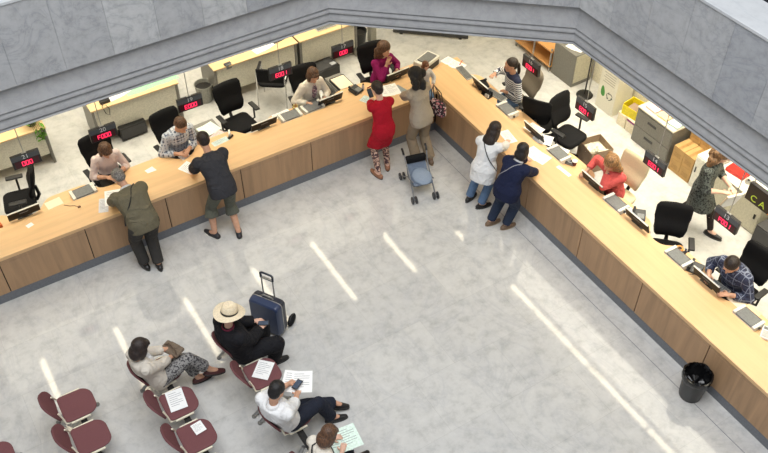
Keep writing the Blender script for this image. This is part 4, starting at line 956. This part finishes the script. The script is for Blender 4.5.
        for k in range(16):
            a = rr.uniform(0, 2*PI); z = rr.uniform(-.16, .06); y = -.05+.055*math.sin(a)-.02
            e3(.095*math.cos(a), y, z, .044, .044, .05)
        e3(0, -.055, -.07, .10, .075, .12); e3(0, -.06, -.14, .09, .06, .07)
    elif st == 'bun': e3(0, -.020, .048, .081, .095, .083); e3(0, -.055, .0, .068, .052, .07); e3(0, -.105, .03, .042, .042, .042)
    elif st == 'tail': e3(0, -.020, .048, .081, .095, .083); e3(0, -.055, .0, .068, .052, .07); e3(0, -.115, -.02, .035, .035, .05); e3(0, -.125, -.10, .03, .028, .09)
    me = remesh(b, .0095, 2); ho = mesh_obj('hair', me, HAIRC[hcn], root)
    J = dict(root=root, base=base, hp=hp_, HM=HM, S=S, sh=sh, nb=nb, chest=chest, pel=pel, lt=lt, fch=fch, up=up_ch, hands=HD, arms=armsJ, legs=legsJ, waist=waist, W=Wd, D=Dp, f=f, l=l, tor=tor)
    return J
def strap(J, name, mat, e=.02, lift=.012, flip=1, width=.016, parent=None):
    """a band worn across the torso from one shoulder to the opposite hip, lying on the clothes"""
    R = []; S = J['S']; N = 40
    a = J['nb']+J['lt']*flip*.075*S; bpt = J['pel']-J['lt']*flip*(J['W'][1]*S+e)+J['up']*.06*S
    pts = []
    tr = J['tor'](e+lift, -.06, True); allp = [p for r in tr for p in r]
    def push(p, sgn):
        best = min(allp, key=lambda q: (q-p).length); return best
    for sgn in (1, -1):
        row = []
        for k in range(N//2+1):
            t = k/(N//2); c = a.lerp(bpt, t)+J['fch']*sgn*.16*S*math.sin(PI*min(1, max(.12, t*.9+.1)))
            row.append(push(c, sgn).lerp(c, .25))
        # smooth
        for _ in range(6): row = [row[0]]+[(row[i-1]+row[i]*2+row[i+1])/4 for i in range(1, len(row)-1)]+[row[-1]]
        pts.append(row)
    loop = pts[0]+list(reversed(pts[1]))
    mb().tube(loop+[loop[0]], width*.5, 6).build(name, mat, parent or J['root'], smooth=True)

F_olive = fabric('olive jacket', (104, 98, 80)); F_dkgrey = fabric('charcoal trousers', (60, 58, 56)); F_char = fabric('dark t-shirt', (56, 56, 60)); F_grgreen = fabric('grey green shorts', (96, 98, 88))
F_redd = fabric('red dress', (172, 24, 42)); F_beige = fabric('beige top', (178, 166, 148)); F_beiget = fabric('beige trousers', (148, 132, 110)); F_white = fabric('white cloth', (228, 228, 228), noise=.03); F_cream = fabric('cream cardigan', (222, 214, 200), noise=.04)
F_jean = fabric('blue denim', (98, 124, 158)); F_dkjean = fabric('dark denim', (44, 54, 74)); F_navy = fabric('navy jumper', (30, 36, 62)); F_black = fabric('black suit', (28, 28, 32)); F_pinkw = fabric('pale pink top', (226, 208, 204), noise=.03)
F_mag = fabric('magenta jumper', (140, 30, 92)); F_coral = fabric('coral jacket', (210, 92, 88)); F_navytr = fabric('dark navy trousers', (34, 38, 50)); F_ltgrey = fabric('pale grey top', (204, 204, 206), noise=.04)
S_black = dict(mat=plain('black leather', (26, 24, 24), .35)); S_brown = dict(mat=plain('brown leather', (120, 98, 78), .5), sole=plain('tan sole', (150, 128, 100), .6)); S_tan = dict(mat=plain('tan leather', (150, 104, 78), .5), ankle=False)
TAN = (206, 158, 130); PALE = (224, 182, 160)

# --- customers standing along the left counter
UP = PI/2
J = person('grey-haired man in an olive jacket bending over the left counter', 1.72, False, (-5.02, -.46, .885), UP+.10, lean=.72, hunch=.2, head=(.1, .75, 0), feet=[(-5.13, -.40, 0, UP+.2), (-4.97, -.50, 0, UP-.1)],
           hands=[(-5.22, .22, .82, 1), (-4.92, .22, .82, 1)], epole=[(-.9, -.1, -.25), (.9, -.1, -.25)], top=dict(mat=F_olive, e=.026, lo=-.10, name='jacket', collar=F_ltgrey), bottom=dict(mat=F_dkgrey, e=.018, cuff=.022), hair=('crop', 'grey'), shoes=S_black, skinc=TAN, w=1.2)
strap(J, 'shoulder_strap', M_blackpl, .034, flip=-1, width=.02)
J = person('short-haired man in a dark t-shirt and grey green shorts at the left counter', 1.78, False, (-3.86, -.44, .92), UP+.05, lean=.62, hunch=.1, head=(-.1, .5, 0), feet=[(-4.06, -.36, 0, UP+.45), (-3.76, -.52, 0, UP-.3)],
           hands=[(-4.06, .16, .825, 1), (-3.66, .18, .825, 1)], epole=[(-.9, -.2, -.1), (.9, -.2, .1)], top=dict(mat=F_char, e=.028, lo=-.09, flare=.016, sleeve=.85, cuff=.012, name='t_shirt'), bottom=dict(mat=F_grgreen, upto=1.32, e=.016, cuff=.038, name='shorts'), hair=('crop', 'dark'), shoes=dict(mat=plain('dark trainers', (40, 40, 44), .5), sole=M_whitepl), skinc=TAN)
J = person('woman in a red dress and patterned leggings at the left counter', 1.66, True, (-1.27, -.47, .865), UP-.02, lean=.20, hunch=.08, head=(.05, .4, 0), feet=[(-1.38, -.50, 0, UP+.15), (-1.16, -.40, 0, UP-.5)],
           hands=[(-1.14, .10, 1.02), (-1.04, .06, .98)], epole=[(-1, -.3, -.4), (1, -.2, -.4)], top=dict(mat=F_redd, e=.018, sleeve=1.35, cuff=.01, name='dress', skirt=(.52, .205, .155)), bottom=dict(mat=floral('patterned leggings', (190, 150, 130), (80, 56, 60), (214, 180, 160), 34), e=.004, cuff=0, name='leggings'), hair=('bun', 'dark'), shoes=S_tan, skinc=PALE)
t = thing('mobile_phone', 'black phone held up by the woman in the red dress', 'phone', (-1.09, .19, 1.00), 0); K = Matrix.Rotation(-.7, 4, 'X'); mb().box(-.037, .037, -.006, .006, -.03, .11, K).build('body', M_blackpl, t, bevel=.003); mb().box(-.033, .033, -.0075, -.0061, -.02, .10, K).build('screen', plain('phone screen', (70, 80, 96), .2), t)
J = person('woman with dark wavy hair in beige top and trousers at the counter corner', 1.70, True, (-.64, -.52, .89), UP+.12, lean=.22, hunch=.05, head=(.15, .2, 0), feet=[(-.72, -.56, 0, UP+.25), (-.52, -.64, 0, UP-.1)],
           hands=[(-.62, .12, .86), (-.34, .10, .90)], epole=[(-1, -.2, -.2), (.9, -.4, -.3)], top=dict(mat=F_beige, e=.022, lo=-.12, sleeve=.98, cuff=.012, flare=.012, name='blouse'), bottom=dict(mat=F_beiget, e=.020, cuff=.026), hair=('wavy', 'black'), shoes=S_brown, skinc=TAN)
t = thing('handbag', 'patterned pink and black handbag hanging from the beige woman\'s shoulder', 'bag', (-.33, -.50, .80), .3)
Mfl = floral('bag print', (196, 120, 130), (60, 46, 52), (216, 190, 186), 22)
R = [[V((x*s, y*s, z)) for x, y in rrect(-.055, .055, -.15, .15, .04, 4)] for z, s in ((.0, .8), (.02, 1), (.18, .95), (.23, .75))]
mb().rings(R).build('pouch', Mfl, t, smooth=True, angle=.9)
for q in (-1, 1): mb().tube([(q*.03, -.08, .21), (q*.02-.03, -.06, .42), (-.10, .02, .585), (q*.02-.03, .09, .42), (q*.03, .09, .21)], .007, 8).build('strap', M_blackpl, t, smooth=True)
J = person('small brown-haired child in pale grey sitting on the counter corner', .98, True, (-.14, .17, .845), -UP-.2, lean=.05, head=(.2, .15, 0), feet=[(-.20, -.12, .50, -UP), (-.08, -.12, .50, -UP)], hands=[(-.06, .02, .92), (-.27, .0, .92)],
           kpole=[(0, -1, .8), (0, -1, .8)], top=dict(mat=F_ltgrey, e=.012, name='top'), bottom=dict(mat=F_jean, e=.010, cuff=.008), hair=('bob', 'chestnut'), shoes=dict(mat=M_whitepl), skinc=PALE)
# --- customers at the right counter
J = person('woman with long dark hair in a white cardigan leaning on the right counter', 1.56, True, (-.48, -1.90, .80), .45, lean=.26, hunch=.12, head=(-.1, .45, 0), feet=[(-.50, -1.66, 0, .3), (-.45, -1.88, 0, -.2)],
           hands=[(.20, -1.42, .82, 1), (.20, -1.64, .82, 1)], epole=[(-.3, .8, -.5), (.1, -.8, -.4)], top=dict(mat=F_white, e=.026, lo=-.20, sleeve=1.75, flare=.03, name='cardigan'), bottom=dict(mat=F_jean, e=.014, cuff=.014, name='jeans'), hair=('long', 'dark'), shoes=S_black, skinc=PALE)
strap(J, 'bag_strap', M_blackpl, .03, flip=1, width=.014)
J = person('person in a navy jumper and dark jeans leaning on the right counter', 1.54, True, (-.46, -2.42, .79), .25, lean=.34, hunch=.25, head=(.2, .4, 0), feet=[(-.54, -2.24, 0, -.1), (-.40, -2.42, 0, -.12)],
           hands=[(.10, -2.14, .90), (.10, -2.36, .82, 1)], epole=[(.2, .7, -.5), (.3, -1, -.2)], top=dict(mat=F_navy, e=.03, lo=-.13, sleeve=1.9, name='jumper', collar=F_ltgrey), bottom=dict(mat=F_dkjean, e=.018, cuff=.014, name='jeans'), hair=('bob', 'black'), shoes=S_brown, skinc=PALE, w=1.18)
strap(J, 'bag_strap', plain('grey strap', (150, 150, 156), .6), .038, flip=-1, width=.012)

# --- clerks behind the left counter (facing the customers)
DN = -PI/2
def clerk(label, x, y, yaw, hands, top, hair, lean=.22, head=(0, .45, 0), fem=True, skinc=TAN, bottom=None, H=None, hunch=.1, epole=None, w=1.0, side=0, twist=0, group=None, curl=.7):
    f = V((math.cos(yaw), math.sin(yaw))); l = V((-math.sin(yaw), math.cos(yaw)))
    fe = [(x+f.x*.44+l.x*s*.12, y+f.y*.44+l.y*s*.12, 0, yaw) for s in (1, -1)]
    return person(label, H or (1.64 if fem else 1.74), fem, (x, y, .575), yaw, lean=lean, side=side, twist=twist, hunch=hunch, head=head, feet=fe, hands=hands, kpole=[(f.x, f.y, 1)]*2, epole=epole, top=top, bottom=bottom or dict(mat=F_dkgrey, e=.014), hair=hair, shoes=S_black, skinc=skinc, w=w, curl=curl)
clerk('woman clerk in a pale pink top with short auburn hair, reading a note', -5.01, 1.07, DN, [(-4.93, .76, .80), (-5.11, .76, .80)], dict(mat=F_pinkw, e=.012, sleeve=1.4, name='top'), ('bob', 'brown'), head=(0, .6, 0), lean=.2)
clerk('man clerk in a light check shirt writing at the left counter', -3.95, 1.06, DN+.1, [(-3.88, .74, .79), (-4.06, .72, .79)], dict(mat=plaid('light check shirt', (196, 204, 216), (120, 130, 150), (74, 82, 104), 20), e=.016, sleeve=1.8, name='shirt'), ('short', 'brown'), fem=False, lean=.3, head=(.15, .55, 0))
clerk('woman clerk in a cream cardigan over a floral top, brown bob', -1.72, 1.02, DN+.05, [(-1.60, .75, .79), (-1.88, .77, .79)], dict(mat=F_cream, e=.018, sleeve=1.9, name='cardigan', inner=floral('floral top', (232, 214, 210), (150, 110, 120), (90, 80, 90), 40)), ('bob', 'brown'), lean=.14, head=(-.1, .35, 0))
clerk('woman clerk in a magenta jumper with one hand at her chin', -.45, .97, DN+.12, [(-.26, .76, .80), (-.46, .75, 1.00)], dict(mat=F_mag, e=.016, sleeve=1.85, name='jumper'), ('wavy', 'brown'), lean=.12, head=(.05, .05, 0), epole=[(.6, .3, -.6), (-.6, -.3, -.9)])
# --- clerks behind the right counter
clerk('woman clerk in a navy and white striped jumper, arm raised', 1.10, -.56, PI-.15, [(.97, -.56, .72), (.90, -.28, .93)], dict(mat=stripes('striped jumper', (226, 226, 226), (40, 46, 72), 30, .42, (34, 40, 66), 1.0), e=.016, sleeve=1.85, name='jumper'), ('tail', 'dark'), lean=.08, head=(-.3, .1, 0), bottom=dict(mat=F_jean, e=.014, name='jeans'), epole=[(.1, -.8, -.5), (0, .8, -.4)])
clerk('woman clerk in a coral jacket with glasses, hand over her mouth', .97, -3.06, PI+.05, [(.80, -3.03, 1.03), (.74, -2.70, .79)], dict(mat=F_coral, e=.02, sleeve=1.75, name='jacket', inner=floral('printed blouse', (200, 120, 110), (110, 60, 80), None, 40)), ('wavy', 'blond'), lean=.20, head=(-.1, .4, 0), epole=[(-.4, -.7, -.7), (.3, .8, -.2)])
clerk('man clerk in a dark plaid shirt leaning over his keyboard', 1.08, -5.23, PI+.05, [(.73, -5.40, .79), (.76, -5.02, .79)], dict(mat=plaid('dark plaid shirt', (52, 58, 84), (38, 42, 62), (84, 92, 116), 15, (128, 136, 156)), e=.02, sleeve=1.75, name='shirt'), ('short', 'dark'), fem=False, lean=.36, head=(.05, .7, 0), skinc=TAN, w=1.1)
Jw = person('woman in a dark patterned dress walking past the cupboards with papers', 1.66, True, (1.82, -3.86, .86), -UP+.35, lean=.10, head=(.25, .35, 0), feet=[(2.03, -4.08, 0, -UP+.3), (1.90, -3.54, .05, -UP+.3)],
           hands=[(2.02, -4.14, 1.00), (1.84, -4.16, 1.00)], top=dict(mat=floral('dark print', (58, 62, 60), (92, 98, 94), (36, 40, 42), 42), e=.016, sleeve=1.3, name='dress', skirt=(.50, .22, .20)), bottom=dict(mat=fabric('dark tights', (48, 42, 40)), e=.003, cuff=0, name='tights'), hair=('wavy', 'ltbrown'), shoes=dict(mat=plain('black leather', (26, 24, 24), .35), ankle=False), skinc=PALE, foottilt=(0, -.5))
t = thing('paper_bundle', 'cream paper bundle carried by the walking woman', 'papers', (1.95, -4.25, .86), -.25); mb().box(-.13, .13, -.012, .012, -.16, .17, Matrix.Rotation(.35, 4, 'X')).build('sheets', M_cream_paper, t); mb().box(-.12, .125, -.018, -.0121, -.15, .16, Matrix.Rotation(.35, 4, 'X')).build('front_sheet', M_paper, t)

# --- seated in the waiting benches (facing the right counter)
def sitter(label, x, y, feet, hands, top, bottom, hair, H=1.66, fem=True, yaw=0.0, lean=.05, **kw):
    return person(label, H, fem, (x, y, .545), yaw, lean=lean, feet=feet, hands=hands, top=top, bottom=bottom, hair=hair, **kw)
J = sitter('woman in a beige cardigan and patterned trousers sitting with crossed legs', -5.75, -2.60, [(-5.27, -2.56, .02, .0), (-5.12, -2.66, .19, -.2)], [(-5.46, -2.42, .66), (-5.48, -2.52, .65)], dict(mat=fabric('beige cardigan', (206, 198, 186), noise=.04), e=.024, lo=-.12, sleeve=1.6, name='cardigan', inner=F_white),
       dict(mat=floral('leaf trousers', (86, 84, 84), (138, 136, 134), (60, 58, 60), 46), e=.022, upto=1.72, cuff=.018), ('bob', 'dark'), kpole=[(.6, .15, 1), (.7, .25, 1)], shoes=dict(mat=plain('maroon sandals', (74, 34, 34), .5), ankle=False), lean=-.44, hunch=.18, H=1.64, yaw=.2, head=(.1, .55, 0), skinc=TAN, foottilt=(0, -.25))
t = thing('leather_bag', 'brown shoulder bag on the lap of the woman with patterned trousers', 'bag', (-5.47, -2.46, .665), .5); mb().box(-.07, .09, -.13, .13, 0, .045).build('pouch', fabric('brown bag', (112, 98, 84)), t, bevel=.02, seg=3); mb().tube([(-.05, -.12, .03), (-.02, -.08, .09), (.02, .04, .095), (.0, .12, .03)], .008, 8).build('handle', plain('bag handle', (90, 74, 60), .5), t, smooth=True); mb().box(.02, .085, -.06, .06, .0451, .052).build('flap', fabric('brown bag', (112, 98, 84)), t, bevel=.003)
J = sitter('person in a black suit and a straw hat sitting beside the suitcase', -4.73, -2.74, [(-4.36, -2.56, 0, .1), (-4.34, -2.80, 0, -.1)], [(-4.44, -2.58, .68), (-4.44, -2.72, .67)], dict(mat=F_black, e=.034, lo=-.14, sleeve=1.9, name='jacket', collar=fabric('dark red scarf', (110, 40, 60))), dict(mat=F_black, e=.034, cuff=.02), ('crop', 'grey'), H=1.66, fem=False, yaw=.2, lean=-.32, hunch=.22, head=(.15, .25, 0), kpole=[(.7, .12, 1), (.7, -.3, 1)], shoes=S_black, skinc=PALE, w=1.2)
S = J['S']; hp_ = J['hp']; HMx = J['HM']
M_straw = plain('straw', (224, 208, 178), .7, noise=.06, scale=60)
hat = mb(); R = []
for rad, z in ((.168, .050), (.174, .054), (.168, .060), (.10, .056), (.094, .060), (.090, .10), (.084, .145), (.070, .160), (.04, .152), (.004, .146)):
    R.append([hp_(rad*math.cos(2*PI*i/36)*(1.0), -.012+rad*1.12*math.sin(2*PI*i/36), z+.012*math.cos(4*PI*i/36)*(rad/.15)**2+(-.015*math.exp(-((math.cos(2*PI*i/36)*rad)/.03)**2) if z > .14 else 0)) for i in range(36)])
ho = hat.rings(R).build('straw_hat', M_straw, J['root'], smooth=True, angle=.9)
mb().rings([[hp_(rr*math.cos(2*PI*i/36), -.012+rr*1.12*math.sin(2*PI*i/36), z) for i in range(36)] for rr, z in ((.0955, .062), (.0925, .088))], False, False).build('hat_band', M_blackpl, ho, smooth=True)
t = thing('walking_phone', 'small phone in the hands of the hat wearer', 'phone', (-4.36, -2.66, .665), -.5); t.name = 'mobile_phone'; mb().box(-.07, .07, -.035, .035, 0, .01).build('body', M_blackpl, t, bevel=.003); mb().box(-.06, .06, -.03, .03, .0101, .0115).build('screen', plain('phone screen', (70, 80, 96), .2), t)
J = sitter('man in a white shirt and navy trousers sitting with legs crossed', -4.72, -3.92, [(-4.03, -3.80, .06, -.5), (-4.14, -3.92, .0, -.3)], [(-4.50, -3.62, .68), (-4.48, -3.78, .66)], dict(mat=F_white, e=.022, lo=-.11, sleeve=1.35, cuff=.008, name='shirt', collar=F_white), dict(mat=F_navytr, e=.020, cuff=.02), ('short', 'black'), H=1.68, fem=False, yaw=.42, lean=-.44, hunch=.2, head=(.05, .65, 0), kpole=[(.0, .9, .8), (.5, .3, 1)], shoes=S_black, skinc=TAN, foottilt=(-.2, 0), w=1.1, belt=M_blackpl)
t = thing('mobile_phone', 'dark phone in the hands of the man in the white shirt', 'phone', (-4.43, -3.68, .675), .5); mb().box(-.07, .07, -.036, .036, 0, .01).build('body', M_blackpl, t, bevel=.003); mb().box(-.06, .06, -.031, .031, .0101, .0115).build('screen', plain('phone screen', (70, 80, 96), .2), t)
paper('white papers on the lap of the man in the white shirt', 'L', -4.40, -3.62, .64, .24, .3, -.6, n=2)
J = sitter('woman with short brown hair in cream reading pale green papers, bottom edge', -4.68, -4.72, [(-4.16, -4.54, 0, .1), (-4.22, -4.70, 0, 0)], [(-4.44, -4.50, .68), (-4.42, -4.70, .67)], dict(mat=F_cream, e=.02, lo=-.1, sleeve=1.0, name='top'), dict(mat=F_navytr, e=.018, upto=1.4, cuff=.01), ('bob', 'brown'), yaw=.15, lean=-.05, hunch=.2, H=1.56, head=(.1, .7, 0), kpole=[(.7, .1, 1), (.7, -.1, 1)], shoes=dict(mat=S_black['mat'], ankle=False), skinc=PALE)
strap(J, 'bag_strap', M_blackpl, .026, flip=1, width=.018)
paper('pale green papers on the lap of the woman at the bottom edge', 'L', -4.32, -4.56, .64, .24, .3, -.2, plain('pale mint paper', (214, 232, 220), .8), n=2)

# ------------------------------------------------------------------ camera and light
cam = bpy.data.cameras.new('camera'); cam.sensor_width = 36; cam.lens = 887.5/768*36; cam.clip_end = 200
co = bpy.data.objects.new('camera', cam); C.objects.link(co); co.location = (-6.6823, -9.2149, 9.2227)
yw, pt = .5544, .7910
fw = V((math.sin(yw)*math.cos(pt), math.cos(yw)*math.cos(pt), -math.sin(pt)))
co.rotation_euler = fw.to_track_quat('-Z', 'Y').to_euler()
sc = bpy.context.scene; sc.camera = co
def area(name, loc, size, energy, color, rot=(0, 0, 0), spread=PI):
    l = bpy.data.lights.new(name, 'AREA'); l.shape = 'RECTANGLE'; l.size, l.size_y = size; l.energy = energy; l.color = color
    o = bpy.data.objects.new(name, l); C.objects.link(o); o.location = loc; o.rotation_euler = rot; l.spread = spread; return o
area('atrium_skylight', (-5.2, -6.2, 13.5), (9, 9), 1750, (.955, .975, 1.0))
area('office_lights_left', (-3.5, 2.6, 3.15), (8, 3.0), 150, (1.0, .935, .77), spread=1.75)
area('office_lights_right', (2.0, -3.0, 3.15), (1.8, 7.5), 150, (1.0, .935, .77), spread=1.75)
w = bpy.data.worlds.new('world'); sc.world = w; w.use_nodes = True
w.node_tree.nodes['Background'].inputs['Color'].default_value = (.92, .96, 1.0, 1); w.node_tree.nodes['Background'].inputs['Strength'].default_value = .35
sc.view_settings.view_transform = 'Standard'; sc.view_settings.look = 'None'; sc.view_settings.gamma = 1; sc.view_settings.use_curve_mapping = False
sc.view_settings.exposure = 0
